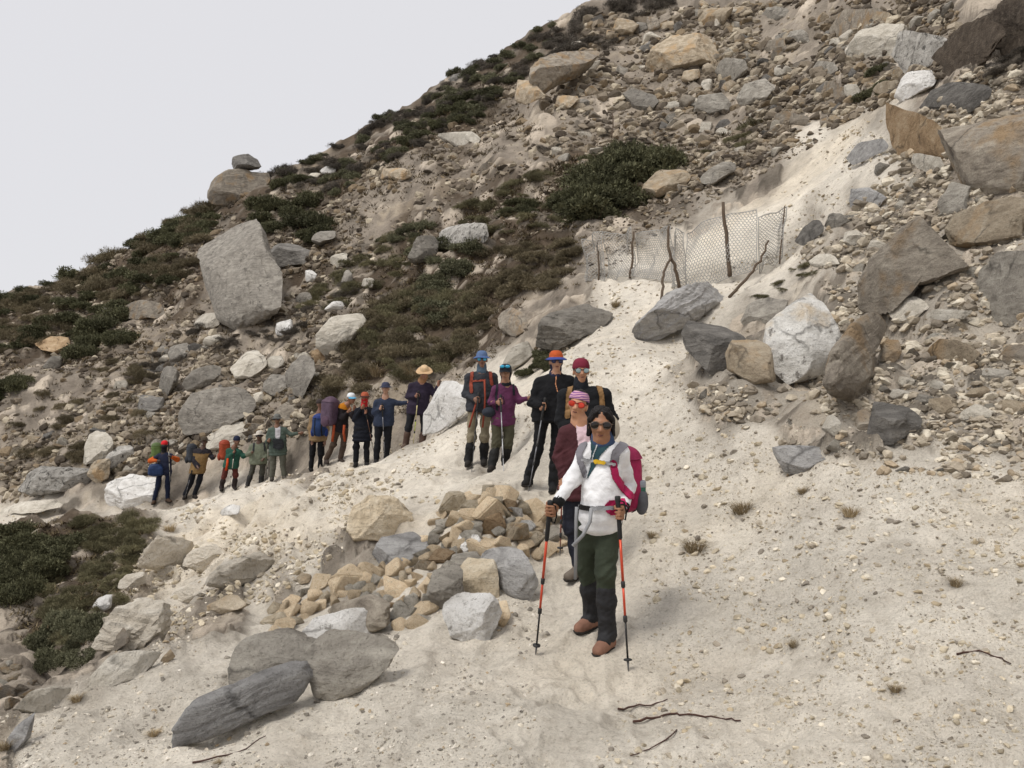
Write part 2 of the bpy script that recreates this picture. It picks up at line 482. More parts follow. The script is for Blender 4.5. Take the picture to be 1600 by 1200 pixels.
# runnels down the scree
gd = np.array([0.63, 0.776]);
s_ = X.ravel() * gd[0] + Y.ravel() * gd[1]; t_ = -X.ravel() * gd[1] + Y.ravel() * gd[0]
for wl, am, sd in ((0.55, 0.03, 71), (0.22, 0.014, 72), (0.1, 0.007, 73)):
    disp += sand.ravel() * am * vnoise(np.stack([s_ / (wl * 5), t_ / wl, Z0.ravel() / (wl * 4)], 1), sd) * sstep(0.006, 0.012, wl / Dr)
# crumbling steps on the eroded bank below the path
BANK = [(150, 830), (260, 800), (520, 745), (620, 740), (560, 830), (430, 930), (300, 985), (150, 1000), (200, 900)]
bank = sstep(-10, 30, poly_dist(px_, py_, BANK))
stp = Z0.ravel() + 0.5 * vnoise(PT / 1.3, 91) + 0.16 * vnoise(PT / 0.4, 92)
saw = (stp / 0.34) % 1.0
disp += bank * 0.34 * (sstep(0.0, 0.35, saw) - saw)
# stones set in the ground: cells with their own crown, size and tone
def worley(a, b_, seed):
    ia, ib = np.floor(a), np.floor(b_)
    best = np.full(a.shape, 9.0, np.float32); rid = np.zeros(a.shape, np.float32); rid2 = np.zeros(a.shape, np.float32)
    zi = np.zeros(a.shape, np.int64)
    for da in (-1, 0, 1):
        for db in (-1, 0, 1):
            ca, cb = (ia + da).astype(np.int64), (ib + db).astype(np.int64)
            h1 = _hash(ca, cb, zi, seed); h2 = _hash(ca, cb, zi, seed + 1)
            dd = (ca + 0.5 + 0.42 * h1 - a) ** 2 + (cb + 0.5 + 0.42 * h2 - b_) ** 2
            w_ = dd < best
            best = np.where(w_, dd, best); rid = np.where(w_, h1 * 0.5 + 0.5, rid); rid2 = np.where(w_, h2, rid2)
    return np.sqrt(best), rid, rid2
tA = -X.ravel() * gd[1] + Y.ravel() * gd[0] + 0.15 * vnoise(PT / 0.5, 98); tB = Z0.ravel() * 0.6 + s_ * 0.8 + 0.15 * vnoise(PT / 0.5, 99)
stone_w = np.zeros(len(PT), np.float32); stone_t = np.zeros(len(PT), np.float32)
for cs_, sd_, pr in ((1.15, 200, 0.35), (0.62, 210, 0.62), (0.26, 220, 0.75), (0.11, 230, 0.7)):
    dist, r1, r2 = worley(tA / cs_, tB / cs_, sd_)
    keep = (r1 < pr * (1 - 1.0 * sstep(0.1, 0.6, sand.ravel())) * (1 - 0.45 * soil.ravel()))
    rad = 0.22 + 0.36 * np.abs(r2)
    hgt = np.sqrt(np.clip(1 - (dist / rad) ** 2 - 0.5 * np.abs(vnoise(PT / (cs_ * 0.45), sd_ + 3)), 0, 1)) * keep
    fd = sstep(0.010, 0.024, cs_ / Dr) * (1 - sstep(0.10, 0.2, cs_ / Dr))
    disp += 0.34 * cs_ * rad * hgt * fd * (1 - 0.4 * sand.ravel())
    wgt = sstep(0.15, 0.45, hgt) * fd
    stone_t = stone_t * (1 - wgt) + r2 * wgt; stone_w = np.maximum(stone_w, wgt)
# the hollow under the overhanging boulder
def dent(cx, cy, rx, ry, depth):
    e = np.exp(-(((px_ - cx) / rx) ** 2 + ((py_ - cy) / ry) ** 2))
    return -depth * e
disp += dent(775, 822, 54, 42, -0.27) + dent(700, 880, 60, 34, -0.08)
# boot prints in the soft sand of the path
for k in range(70):
    fy = rng.uniform(2.7, 9.5); fx_ = 0.35 + 0.05 * (fy - 5) * (-1) + rng.normal() * 0.35
    fa_ = rng.normal() * 0.5; ca_, sa_ = math.cos(fa_), math.sin(fa_)
    w_ = np.where((np.abs(X.ravel() - fx_) < 0.3) & (np.abs(Y.ravel() - fy) < 0.3))[0]
    lx = (X.ravel()[w_] - fx_) * ca_ + (Y.ravel()[w_] - fy) * sa_; ly = -(X.ravel()[w_] - fx_) * sa_ + (Y.ravel()[w_] - fy) * ca_
    e_ = (lx / 0.055) ** 2 + (ly / 0.15) ** 2
    disp[w_] += -0.022 * np.exp(-e_ ** 2) + 0.010 * np.exp(-(e_ - 1.9) ** 2)
disp += dent(838, 168, 26, 11, 2.6) + dent(85, 1048, 40, 20, 0.35)
Z = Z0 + disp.reshape(U.shape)
# trodden footholds: the sand is packed level under each hiker's boots
FEET = [(925.0, 960.0, 5.37), (949.0, 992.0, 5.09), (905.0, 885.0, 6.5), (920.0, 882.0, 6.6), (888.0, 808.0, 8.0), (925.0, 808.0, 8.0), (826.0, 746.0, 9.45), (865.0, 756.0, 9.35), (769.0, 726.0, 10.95), (789.0, 718.0, 11.15), (732.0, 718.0, 11.5), (756.0, 716.0, 11.6), (634.0, 693.0, 14.68), (659.0, 694.0, 14.6), (588.0, 718.0, 16.0), (604.0, 718.0, 16.0), (556.0, 722.0, 16.8), (573.0, 722.0, 16.8), (510.0, 718.0, 17.25), (532.0, 717.0, 17.2), (486.0, 731.0, 17.9), (500.0, 730.0, 17.9), (425.0, 745.0, 19.5), (444.0, 743.0, 19.5), (387.0, 757.0, 20.0), (408.0, 754.0, 20.0), (346.0, 761.0, 20.3), (366.0, 760.0, 20.3), (289.0, 774.0, 20.7), (304.0, 773.0, 20.7), (241.0, 782.0, 21.0), (262.0, 779.0, 21.0)]
num = np.zeros(Z.shape); den = np.zeros(Z.shape)
for fx_, fy_, fd_ in FEET:
    a_ = W(fx_, fy_, fd_)
    i = int(np.searchsorted(uc, a_[0] / a_[1])); jj = int(np.searchsorted(Lr, math.log(a_[1])))
    dz_ = a_[2] - 0.088 - float(Z[i - 1:i + 1, jj - 1:jj + 1].mean())
    r_f = 0.22 + 0.006 * fd_
    w_ = np.exp(-(((X - a_[0]) ** 2 + (Y - a_[1]) ** 2) / r_f ** 2) ** 1.5)
    num += w_ * dz_; den += w_
Z = Z + num / np.maximum(den, 1)
VV = Z / Dg

# ground colour: pale granite sand, grey rubble, brown humus; browner where roots hold the soil
c_sand = np.array(lin('#d7d0c5')); c_rub = np.array(lin('#8c8379')); c_soil = np.array(lin('#50463c')); c_och = np.array(lin('#d6c9b4'))
nA = fbm(PT / 1.7, 4, 61); nB = fbm(PT / 0.35, 3, 62); nC = fbm(PT / 6.0, 3, 63)
och = sstep(0.15, 0.75, nC + 0.35 * nA)
base = c_rub[None] * (1 + 0.22 * nA + 0.20 * nB)[:, None]
pal = sstep(0.25, 0.75, nA * 0.7 + nB * 0.5)[:, None]
base = base * (1 - 0.4 * pal) + np.array(lin('#aa9d88'))[None] * 0.4 * pal
sd_ = (c_sand[None] * (1 - 0.4 * och[:, None]) + c_och[None] * 0.4 * och[:, None]) * (1 + 0.10 * nA + 0.10 * nB)[:, None]
so_ = c_soil[None] * (1 + 0.3 * nA + 0.25 * nB)[:, None]
sm = soil.ravel() * sstep(-0.55, 0.35, nA * 0.8 + nB * 0.4 + 0.45)
base = base * (1 - sm[:, None]) + so_ * sm[:, None]
s2 = np.maximum(sand.ravel(), 0.45 * sstep(1000, 1150, px_) * sstep(330, 420, py_))[:, None]
base = np.clip(base * (1 - s2) + sd_ * s2, 0.01, 0.9)
stc = np.array(lin('#a0968a'))[None] * (1 + 0.7 * stone_t + 0.15 * nB)[:, None] * np.where(stone_t > 0.35, 1, 1)[:, None]
base = np.clip(base * (1 - 0.85 * stone_w[:, None]) + stc * 0.85 * stone_w[:, None], 0.01, 0.85)

gm, t, b = new_mat('hillside_ground')
at = t.nodes.new('ShaderNodeAttribute'); at.attribute_name = 'ground'
tc = t.nodes.new('ShaderNodeTexCoord')
n1 = N(t, 'ShaderNodeTexNoise', Scale=9.0, Detail=10.0, Roughness=0.75)
n2 = N(t, 'ShaderNodeTexNoise', Scale=60.0, Detail=5.0, Roughness=0.7)
n3 = N(t, 'ShaderNodeTexVoronoi', Scale=42.0)
n4 = N(t, 'ShaderNodeTexNoise', Scale=1.3, Detail=6.0, Roughness=0.65)
for q in (n1, n2, n3, n4):
    t.links.new(tc.outputs['Object'], q.inputs['Vector'])
c1 = mixc(t, 1.0, at.outputs['Color'], ramp(t, n1.outputs[0], [(0.28, (0.72, 0.69, 0.65)), (0.48, (1.04, 1.04, 1.03)), (0.72, (1.2, 1.2, 1.19))]), 'MULTIPLY')
c2 = mixc(t, 1.0, c1, ramp(t, n2.outputs[0], [(0.28, (0.62, 0.59, 0.55)), (0.44, (1.03, 1.03, 1.02)), (0.72, (1.18, 1.17, 1.16))]), 'MULTIPLY')
c3 = mixc(t, 1.0, c2, ramp(t, n4.outputs[0], [(0.3, (0.92, 0.905, 0.885)), (0.7, (1.08, 1.08, 1.07))]), 'MULTIPLY')
t.links.new(c3, b.inputs['Base Color'])
b.inputs['Roughness'].default_value = 0.97
b.inputs['Specular IOR Level'].default_value = 0.1
n5 = N(t, 'ShaderNodeTexNoise', Scale=2.6, Detail=9.0, Roughness=0.72)
t.links.new(tc.outputs['Object'], n5.inputs['Vector'])
bp0 = N(t, 'ShaderNodeBump', Strength=0.8, Distance=0.12)
t.links.new(n5.outputs[0], bp0.inputs['Height'])
bp1 = N(t, 'ShaderNodeBump', Strength=1.0, Distance=0.04)
t.links.new(bp0.outputs[0], bp1.inputs['Normal'])
t.links.new(n1.outputs[0], bp1.inputs['Height'])
bp2 = N(t, 'ShaderNodeBump', Strength=1.0, Distance=0.011)
t.links.new(n2.outputs[0], bp2.inputs['Height']); t.links.new(bp1.outputs[0], bp2.inputs['Normal'])
bp3 = N(t, 'ShaderNodeBump', Strength=0.35, Distance=0.006)
t.links.new(n3.outputs['Distance'], bp3.inputs['Height']); t.links.new(bp2.outputs[0], bp3.inputs['Normal'])
t.links.new(bp3.outputs[0], b.inputs['Normal'])

idx = np.arange(NU * NL).reshape(NU, NL)
q = np.stack([idx[:-1, :-1].ravel(), idx[1:, :-1].ravel(), idx[1:, 1:].ravel(), idx[:-1, 1:].ravel()], 1)
TV = np.stack([X.ravel(), Y.ravel(), Z.ravel()], 1)
me = mesh_np('hillside', TV, q, True, [gm])
ca = me.color_attributes.new('ground', 'FLOAT_COLOR', 'POINT')
ca.data.foreach_set('color', np.concatenate([base, np.ones((len(base), 1))], 1).astype(np.float32).ravel())
hill = obj('hillside', me, kind='structure')

# ground behind the viewer and to both sides
gx, gy = np.meshgrid(np.linspace(-70, 70, 140), np.linspace(-60, 1.35, 70), indexing='ij')
zz = -1.68 + np.clip(gx - 1.2, 0, None) * 0.55 + np.clip(gx + 2.5, None, 0) * 0.42 + 0.25 * fbm(np.stack([gx.ravel() / 4, gy.ravel() / 4, 0 * gx.ravel()], 1), 4, 3).reshape(gx.shape) * np.clip((-gy + 1.35) / 4, 0, 1) - 0.06
idx = np.arange(gx.size).reshape(gx.shape)
q = np.stack([idx[:-1, :-1].ravel(), idx[1:, :-1].ravel(), idx[1:, 1:].ravel(), idx[:-1, 1:].ravel()], 1)
me2 = mesh_np('hillside_behind', np.stack([gx.ravel(), gy.ravel(), zz.ravel()], 1), q, True, [gm])
ca = me2.color_attributes.new('ground', 'FLOAT_COLOR', 'POINT')
ca.data.foreach_set('color', np.tile(np.array([*c_sand, 1], np.float32), gx.size))
obj('hillside_behind', me2, kind='structure')

# line of sight -> first ground point (column-wise running maximum of z/D)
VM = np.maximum.accumulate(np.where(Dg < 2.4, -9, VV), axis=1)
def hit(px, py):
    u = (px - 800) / F
    i = int(np.clip(np.searchsorted(uc, u), 0, NU - 1))
    v = (600 - py) / F
    j = int(np.searchsorted(VM[i], v))
    if j >= NL - 26:
        return None
    if j == 0:
        return float(Dg[i, 0])
    v0, v1 = VV[i, j - 1], VV[i, j]
    f = 0.5 if v1 <= v0 else min(max((v - v0) / (v1 - v0), 0), 1)
    return float(Dg[i, j - 1] * (1 - f) + Dg[i, j] * f)
def zground(x, y):
    u = x / y; l = math.log(y)
    i = int(np.clip(np.searchsorted(uc, u), 1, NU - 1)); j = int(np.clip(np.searchsorted(Lr, l), 1, NL - 1))
    a = (u - uc[i - 1]) / (uc[i] - uc[i - 1]); b_ = (l - Lr[j - 1]) / (Lr[j] - Lr[j - 1])
    a = min(max(a, 0), 1); b_ = min(max(b_, 0), 1)
    return float(Z[i - 1, j - 1] * (1 - a) * (1 - b_) + Z[i, j - 1] * a * (1 - b_) + Z[i - 1, j] * (1 - a) * b_ + Z[i, j] * a * b_)
# ------------------------------------------------------------------ stones
def ico(sub):
    bm = bmesh.new()
    bmesh.ops.create_icosphere(bm, subdivisions=sub, radius=1.0)
    V = np.array([v.co for v in bm.verts]); Fc = np.array([[v.index for v in f.verts] for f in bm.faces])
    bm.free()
    return V / np.linalg.norm(V, axis=1)[:, None], Fc
ICO = {k: ico(k) for k in (1, 2, 3, 4, 5)}

def radial(outline):
    P = np.array(outline, float)
    a, b = P, np.roll(P, -1, 0)
    cr = a[:, 0] * b[:, 1] - b[:, 0] * a[:, 1]
    A = cr.sum() / 2
    c = ((a + b) * cr[:, None]).sum(0) / (6 * A)
    th = np.linspace(-math.pi, math.pi, 181)
    R = np.zeros_like(th)
    for i, t in enumerate(th):
        dx, dy = math.cos(t), math.sin(t)
        best = 0
        for p, q in zip(a, b):
            e = q - p
            den = dx * e[1] - dy * e[0]
            if abs(den) < 1e-9: continue
            w = p - c
            s = (w[0] * e[1] - w[1] * e[0]) / den
            k = (w[0] * dy - w[1] * dx) / den
            if s > 0 and -1e-6 <= k <= 1 + 1e-6:
                best = max(best, s)
        R[i] = best
    return c, th, R

def rock_verts(dirs, th, R, T, seed, facets=9, amp=0.05, strata=0.0, sdir=(0.3, 0.2, 1.0), lean=0.25, box=2.8, lin2=None, topcut=0):
    r_ = np.random.default_rng(seed)
    x, y, z = dirs.T
    ang = np.arctan2(z, x)
    Rt = np.interp(ang, th, R)
    rho = np.hypot(x, z)
    k = (rho ** box + np.abs(y) ** box) ** (-1 / box)
    P = np.stack([x * k * Rt, y * k * T, z * k * Rt], 1)
    ring = np.stack([R * np.cos(th), R * np.sin(th)], 1)
    S = float(np.mean(R))
    if lin2 is not None:
        P[:, [0, 2]] = P[:, [0, 2]] @ lin2; ring = ring @ lin2; S *= math.sqrt(abs(np.linalg.det(lin2)))
    if topcut:          # most blocks lie with a broad weathered face turned up the light
        n = np.array([r_.uniform(-.25, .25), r_.uniform(-.55, -.3), .85]); n /= np.linalg.norm(n)
        s = P @ n
        P = P - n[None] * np.clip(s - s.max() * (topcut if topcut < 1 else r_.uniform(.42, .62)), 0, None)[:, None]
    for i in range(facets):
        n = r_.normal(size=3)
        n[1] = -abs(n[1]) - 0.75 if i % 3 else abs(n[1]) + 0.5
        if i % 4 == 1:
            n[2] = abs(n[2]) + 0.5
        n /= np.linalg.norm(n)
        s = P @ n
        h = s.max() * r_.uniform(0.50, 0.84)
        P = P - n[None] * np.clip(s - h, 0, None)[:, None] * 0.98
    lo0, hi0 = ring[:, 0].min(), ring[:, 0].max(); lo2, hi2 = ring[:, 1].min(), ring[:, 1].max()
    for ax_, lo_, hi_ in ((0, lo0, hi0), (2, lo2, hi2)):
        a0, a1 = P[:, ax_].min(), P[:, ax_].max()
        P[:, ax_] = lo_ + (P[:, ax_] - a0) / (a1 - a0) * (hi_ - lo_)
    P[:, 1] += P[:, 2] * lean
    nrm = P / (np.linalg.norm(P, axis=1)[:, None] + 1e-9)
    q = P / S + seed * 3.1
    dsp = amp * S * (0.65 * fbm(q * 1.6, 3, seed) + 0.5 * (0.35 - np.abs(vnoise(q * 3.3, seed + 5))) + 0.30 * fbm(q * 7, 4, seed + 9, 0.65))
    if strata > 0:
        sv = np.array(sdir, float); sv /= np.linalg.norm(sv)
        h = (P / S) @ sv * 6.5 + 0.8 * vnoise(q * 1.1, seed + 20)
        dsp += strata * S * (0.5 * (h % 1.0) + 0.5 * vnoise(np.stack([h * 2.3, h * 0 + seed, h * 0], 1), seed + 22))
    return P + nrm * dsp[:, None]

def outline_rock(label, mat, outline, T=None, sub=4, seed=None, name='boulder', D=None, strata=0.0, sdir=(0.25, 0.1, 1.0), lean=0.25, facets=9, amp=0.075, sink=0.25, group=None, box=2.8, swing=True, top=None):
    outline = [(float(a), -float(b)) for a, b in outline]
    sub = 5 if sub == 6 or max(p[0] for p in outline) - min(p[0] for p in outline) > 105 else min(sub, 4)
    c, th, R = radial(outline)
    # long shapes are laid out along their own axis so that both ends keep their form
    ring_ = np.stack([R * np.cos(th), R * np.sin(th)], 1)
    ev, E_ = np.linalg.eigh(np.cov(ring_.T))
    sv_ = np.sqrt(ev); sv_ = sv_ / math.sqrt(sv_[0] * sv_[1])
    lin2 = np.diag(sv_) @ E_.T
    _, th, R = radial([tuple(q_) for q_ in (np.array(outline) - c) @ np.linalg.inv(lin2)])
    cx, cy = c[0], -c[1]
    ys = [-p[1] for p in outline]; xs = [p[0] for p in outline]
    yb = max(ys)
    if D is None:
        D = hit(min(max(cx, -150), 1750), cy * 0.25 + yb * 0.75)
        if D is None:
            D = 45.0
    wpx = min(max(xs) - min(xs), 1.4 * (yb - min(ys)))
    Tm = (T if T else 0.55 * wpx) * D / F
    Dc = D + sink * Tm
    sc = Dc / F * 1.03
    seed = seed if seed is not None else int(abs(cx * 7 + cy * 13)) % 9973
    dirs, fc = ICO[sub]
    P = rock_verts(dirs, th, R * sc, Tm, seed, facets, amp, strata, sdir, lean, box, lin2, top if top is not None else (1 if facets and max(xs) - min(xs) < 95 else 0))
    # lie along the ground: the end whose foot is farther up the slope also stands farther away
    xm = (min(xs) + max(xs)) / 2; hw = (max(xs) - min(xs)) / 2
    lf = max((p for p in outline if p[0] < xm - 0.25 * hw), key=lambda p: -p[1], default=None); rt = max((p for p in outline if p[0] > xm + 0.25 * hw), key=lambda p: -p[1], default=None)
    if lf and rt and swing:
        dl, dr_ = hit(lf[0], -lf[1] - 2), hit(rt[0], -rt[1] - 2)
        if dl and dr_:
            k = max(-2.2, min(2.2, (dr_ - dl) / ((rt[0] - lf[0]) * sc + 1e-6)))
            dy = k * P[:, 0]
            C0 = W(cx, cy, Dc)
            Wp = C0[None] + P
            f_ = (Dc + dy) / Dc
            Wp = np.stack([Wp[:, 0] * f_, Wp[:, 1] + dy, Wp[:, 2] * f_], 1)
            P = Wp - C0[None]
    me = mesh_np(name, P, fc, sub < 4, [RM[mat]])
    o = obj(name, me, loc=W(cx, cy, Dc), label=label, category='boulder' if name == 'boulder' else 'stone')
    if group:
        o['group'] = group
    return o

def pts(s):
    v = [float(k) for k in s.replace(',', ' ').split()]
    return list(zip(v[0::2], v[1::2]))

B = [  # label, material, outline in the photo, options
 ('dark boulder balanced on a larger block on the skyline', 'dark', '358,253 364,243 385,240 402,243 407,255 400,264 368,266', dict(D=46.5, T=24, sink=0, lean=0, swing=False)),
 ('broad brown block carrying the balanced boulder on the skyline', 'brown', '330,290 338,275 365,266 412,267 418,285 408,312 360,326 330,324', dict(D=46, T=40, sink=0, sub=5, swing=False)),
 ('huge tilted grey slab standing like a fang on the left slope', 'weather', '301,390 318,362 345,338 375,333 393,360 408,400 440,440 447,470 432,492 382,518 355,502 330,450 318,410', dict(T=45, sub=6, strata=0.03, sdir=(0.9, 0.1, 0.45), facets=7, amp=0.05, lean=0.35)),
 ('dark overhanging rock just right of the huge tilted slab', 'dark', '418,380 450,378 492,390 488,412 440,418 420,405', dict(sub=5)),
 ('pale squarish boulder below the heath in the middle', 'pale', '496,522 520,490 560,488 572,505 556,525 530,552 512,557 497,540', dict(sub=5, T=30)),
 ('upright grey boulder left of the pale squarish one', 'grey', '448,585 465,555 482,560 490,600 480,622 455,612', {}),
 ('rusty orange boulder beside the pale squarish one', 'ochre', '487,550 500,543 511,555 506,572 487,570', {}),
 ('big rounded grey boulder above the hiker in the green open jacket', 'grey', '289,640 300,615 340,605 385,610 393,640 375,657 335,674 300,677 287,660', dict(sub=5, T=40)),
 ('pale wedge boulder resting above the big rounded grey boulder', 'pale', '362,575 385,550 408,548 416,570 397,592 375,592', dict(T=22)),
 ('slanted grey boulder up-left of the big rounded grey boulder', 'grey', '290,602 300,580 325,570 342,578 328,602 300,612', {}),
 ('dark angular block on the slope above the hiker with the red cap', 'dark', '212,630 220,617 250,620 256,640 236,650 217,649', {}),
 ('yellowish square block with dark cracks left of the first hikers', 'pale', '135,692 140,675 165,674 174,690 171,708 152,723 136,719', dict(sub=5)),
 ('pale oblong boulder left of the hiker with the red cap', 'lichen', '164,726 180,702 205,697 209,712 191,731 170,739', {}),
 ('wedge-shaped tan stone propping the yellowish square block', 'tan', '139,746 150,718 165,728 169,748 156,757', {}),
 ('layered white rock ledge behind the hiker with the red cap', 'white', '162,787 170,757 200,745 240,752 243,786 200,793 165,793', dict(sub=5, strata=0.06, sdir=(0.3, 0.1, 1))),
 ('long low boulder with a black streak at the left edge', 'lichen', '36,762 50,730 76,732 136,735 142,753 96,767 60,772', dict(sub=5, T=25)),
 ('flat white rock beside the path at the left edge', 'pale', '8,801 35,786 75,783 88,793 50,802', dict(T=25)),
 ('white rock ledge behind the hikers in purple and charcoal', 'white', '664,655 690,610 715,597 738,620 727,650 690,673 664,678', dict(sub=5, T=45, strata=0.03)),
 ('smooth pale tan boulder above the hiker in magenta', 'pale', '787,569 800,546 820,533 834,540 820,562 795,580', dict(T=18)),
 ('broad flat grey slab at the left edge of the scree', 'grey', '838,542 845,500 875,478 915,474 956,490 940,512 900,532 868,548', dict(sub=5, T=50, strata=0.035)),
 ('brown boulder half hidden in the heath', 'brown', '779,492 800,479 821,492 823,516 805,527 784,514', {}),
 ('white boulder blotched with black lichen above the heath', 'lichen', '684,376 695,352 730,346 761,350 763,373 740,392 690,390', dict(sub=5)),
 ('grey boulder left of the lichen-blotched white one', 'grey', '639,406 650,370 675,365 686,378 681,402 650,414', {}),
 ('long layered grey log-shaped rock lying on the scree', 'slate', '994,523 1010,500 1050,462 1085,448 1122,439 1136,452 1120,471 1080,501 1030,529 1000,534', dict(sub=6, T=40, strata=0.06, sdir=(-0.6, 0.1, 0.85), facets=6)),
 ('dark fin-shaped rock below the log-shaped rock', 'dark', '1071,521 1079,499 1110,503 1140,510 1162,525 1152,550 1131,572 1115,592 1095,572 1075,546', dict(sub=5, T=40)),
 ('tan broken rock between the dark fin and the big white boulder', 'tan', '1138,562 1155,530 1180,530 1207,550 1207,597 1170,600 1140,582', dict(sub=5)),
 ('big white boulder with an orange patch on the right slope', 'white_rust', '1199,546 1205,505 1240,478 1279,456 1292,490 1301,510 1311,560 1296,582 1240,592 1211,600', dict(sub=6, T=55, facets=6, amp=0.035)),
 ('layered brown rock leaning on the big white boulder', 'brown', '1288,602 1300,560 1330,525 1385,484 1394,505 1372,531 1347,561 1352,602 1320,625 1293,617', dict(sub=5, strata=0.05, sdir=(-0.6, 0, 0.8), T=35)),
 ('pale grey boulder up-left of the big white boulder', 'grey', '1160,502 1175,475 1205,463 1237,470 1231,491 1206,512 1170,514', {}),
 ('great brown boulder right of centre with a smooth rounded face', 'brown', '1348,484 1354,440 1375,405 1420,360 1470,334 1497,345 1504,400 1481,432 1430,447 1386,457 1371,492', dict(sub=6, T=65, facets=8)),
 ('huge overhanging boulder at the right edge, white above, brown below', 'brown', '1462,242 1475,205 1530,189 1600,174 1650,178 1665,300 1600,308 1540,316 1508,303 1488,262', dict(sub=6, T=80, facets=8)),
 ('rusty orange rock face left of the huge overhanging boulder', 'ochre', '1396,196 1404,154 1425,149 1441,175 1451,205 1464,226 1467,252 1435,268 1408,237', dict(sub=5)),
 ('tan boulder tucked under the huge overhanging boulder', 'tan', '1492,352 1510,325 1560,309 1602,314 1608,342 1582,372 1530,388 1497,382', dict(sub=5)),
 ('furrowed grey rock cut by the right edge', 'grey', '1537,472 1550,420 1580,394 1650,388 1650,505 1600,513 1560,502', dict(sub=5, strata=0.05, sdir=(1, 0, 0.35))),
 ('light grey block beside the great brown boulder', 'pale', '1390,492 1415,470 1445,461 1450,475 1416,507 1399,502', {}),
 ('tan stone in the rubble below the furrowed grey rock', 'tan', '1458,546 1475,529 1516,534 1524,551 1501,572 1469,567', {}),
 ('flat cream stone above the tan stone on the right', 'pale', '1453,489 1475,482 1520,487 1517,499 1470,502', dict(T=14)),
 ('large white boulder at the top right', 'pale', '1320,87 1345,54 1385,39 1432,41 1435,56 1402,87 1371,104 1334,100', dict(sub=5, T=45)),
 ('grey-white boulder right of the large white one at the top', 'lichen', '1393,102 1400,64 1420,54 1460,59 1502,44 1498,72 1462,97 1420,123', dict(sub=5, T=45)),
 ('brown rounded boulder left of the large white one at the top', 'brown', '1298,46 1318,19 1345,3 1377,11 1372,36 1341,62 1309,60', dict(sub=5)),
 ('dark grey flat boulder under the black overhang at the top right', 'dark', '1438,167 1460,139 1510,118 1537,129 1532,162 1506,180 1470,174', dict(sub=5)),
 ('white slab perched above the rusty orange rock', 'white', '1403,147 1415,119 1445,107 1462,111 1442,142 1411,157', {}),
 ('big tan boulder lying across the upper slope', 'tan', '1012,102 1024,74 1050,54 1096,51 1116,70 1130,86 1111,100 1060,110 1024,114', dict(sub=5, T=45)),
 ('long brown overhanging boulder roofing the dark hollow', 'brown', '828,102 850,87 900,77 937,79 926,96 901,117 870,132 846,150 830,130', dict(sub=5, T=40, D=37.0)),
 ('tan block at the left side of the dark hollow', 'tan', '806,152 810,121 826,119 850,140 850,160 822,165 808,160', dict(T=22, D=36.2)),
 ('grey wedge boulder sunk in the rubble below the big tan boulder', 'grey', '973,146 990,134 1021,137 1027,161 1009,180 991,172', {}),
 ('striped tan and grey boulder right of the dark green juniper', 'tan', '1001,302 1010,285 1035,261 1066,257 1080,275 1066,297 1020,314', dict(sub=5, strata=0.04, sdir=(0.8, 0, -0.5))),
 ('slanting grey slab right of the striped boulder', 'grey', '1096,287 1110,268 1135,249 1152,249 1146,269 1115,292', dict(strata=0.05)),
 ('yellowish flat boulder on the upper left slope', 'pale', '683,213 700,204 730,202 750,215 741,230 714,232', dict(T=26)),
 ('pale brown block on the left slope above the thin track', 'tan', '595,281 600,264 625,261 642,270 626,284', {}),
 ('grey block above the top of the pale scree', 'grey', '1153,152 1170,124 1201,117 1212,135 1191,162 1164,167', {}),
 ('dark flat block left of the grey block on the upper slope', 'grey', '1086,172 1095,147 1126,139 1144,150 1137,177 1104,182', {}),
 ('grey rounded boulder right of the big tan boulder', 'grey', '1118,111 1130,89 1161,87 1167,111 1140,132', {}),
 ('low brown boulder at the head of the scree', 'brown', '1203,197 1215,179 1241,171 1264,182 1257,197', {}),
 ('tan angular boulder at the upper edge of the photo', 'tan', '1088,31 1100,11 1126,7 1142,22 1126,44 1099,44', {}),
 ('small tan boulder by the dark bushes near the skyline', 'tan', '958,46 965,29 986,27 997,42 986,57 964,57', {}),
 ('blue-grey block in the rubble right of the scree', 'slate', '1326,316 1335,294 1376,291 1384,310 1366,330 1334,327', {}),
 ('flat grey slab at the right rim of the scree', 'slate', '1323,247 1345,224 1387,213 1382,236 1334,257', dict(T=18)),
 ('dark triangular rock in the rubble right of the hikers', 'dark', '1356,692 1378,629 1396,634 1442,655 1421,677 1390,693', dict(sub=5, T=28, facets=5)),
 ('dark slate wedge lying on the sand right of the hikers', 'slate', '1211,700 1250,696 1294,699 1282,716 1241,742 1224,737', dict(sub=5, T=26, facets=5)),
 ('rounded tan stone among the rubble on the right', 'tan', '1453,641 1462,624 1491,621 1494,639 1470,652', {}),
 ('small pale stone left of the dark triangular rock', 'pale', '1281,669 1298,649 1317,665 1301,682', {}),
 ('small brown stone touching the dark triangular rock', 'brown', '1336,669 1345,644 1363,639 1367,661 1350,674', {}),
 ('long dark grey layered slab nearest the viewer at lower left', 'slate', '286,1123 300,1098 350,1079 400,1060 445,1046 471,1045 479,1066 466,1090 404,1115 335,1138 291,1148', dict(sub=6, T=30, strata=0.07, sdir=(-0.35, 0.1, 1), facets=0, lean=0.45, box=5, amp=0.05)),
 ('flat pale grey slab behind the long dark slab', 'grey', '363,1042 372,1015 420,1004 480,994 512,1004 513,1030 470,1047 420,1052 374,1062', dict(sub=5, T=30, strata=0.03, lean=0.5, facets=4, box=4, sink=-0.1, top=0.25)),
 ('broad smooth grey-tan boulder right of the long dark slab', 'grey', '478,1031 500,1011 560,1004 600,999 619,1015 606,1046 571,1072 530,1085 499,1077 485,1051', dict(sub=6, T=34, facets=4, lean=0.5, top=0.22)),
 ('white-faced boulder behind the broad smooth one', 'white', '465,996 490,975 530,961 566,959 584,980 577,1001 546,1010 509,1014', dict(sub=5, T=24, lean=0.5, top=0.3)),
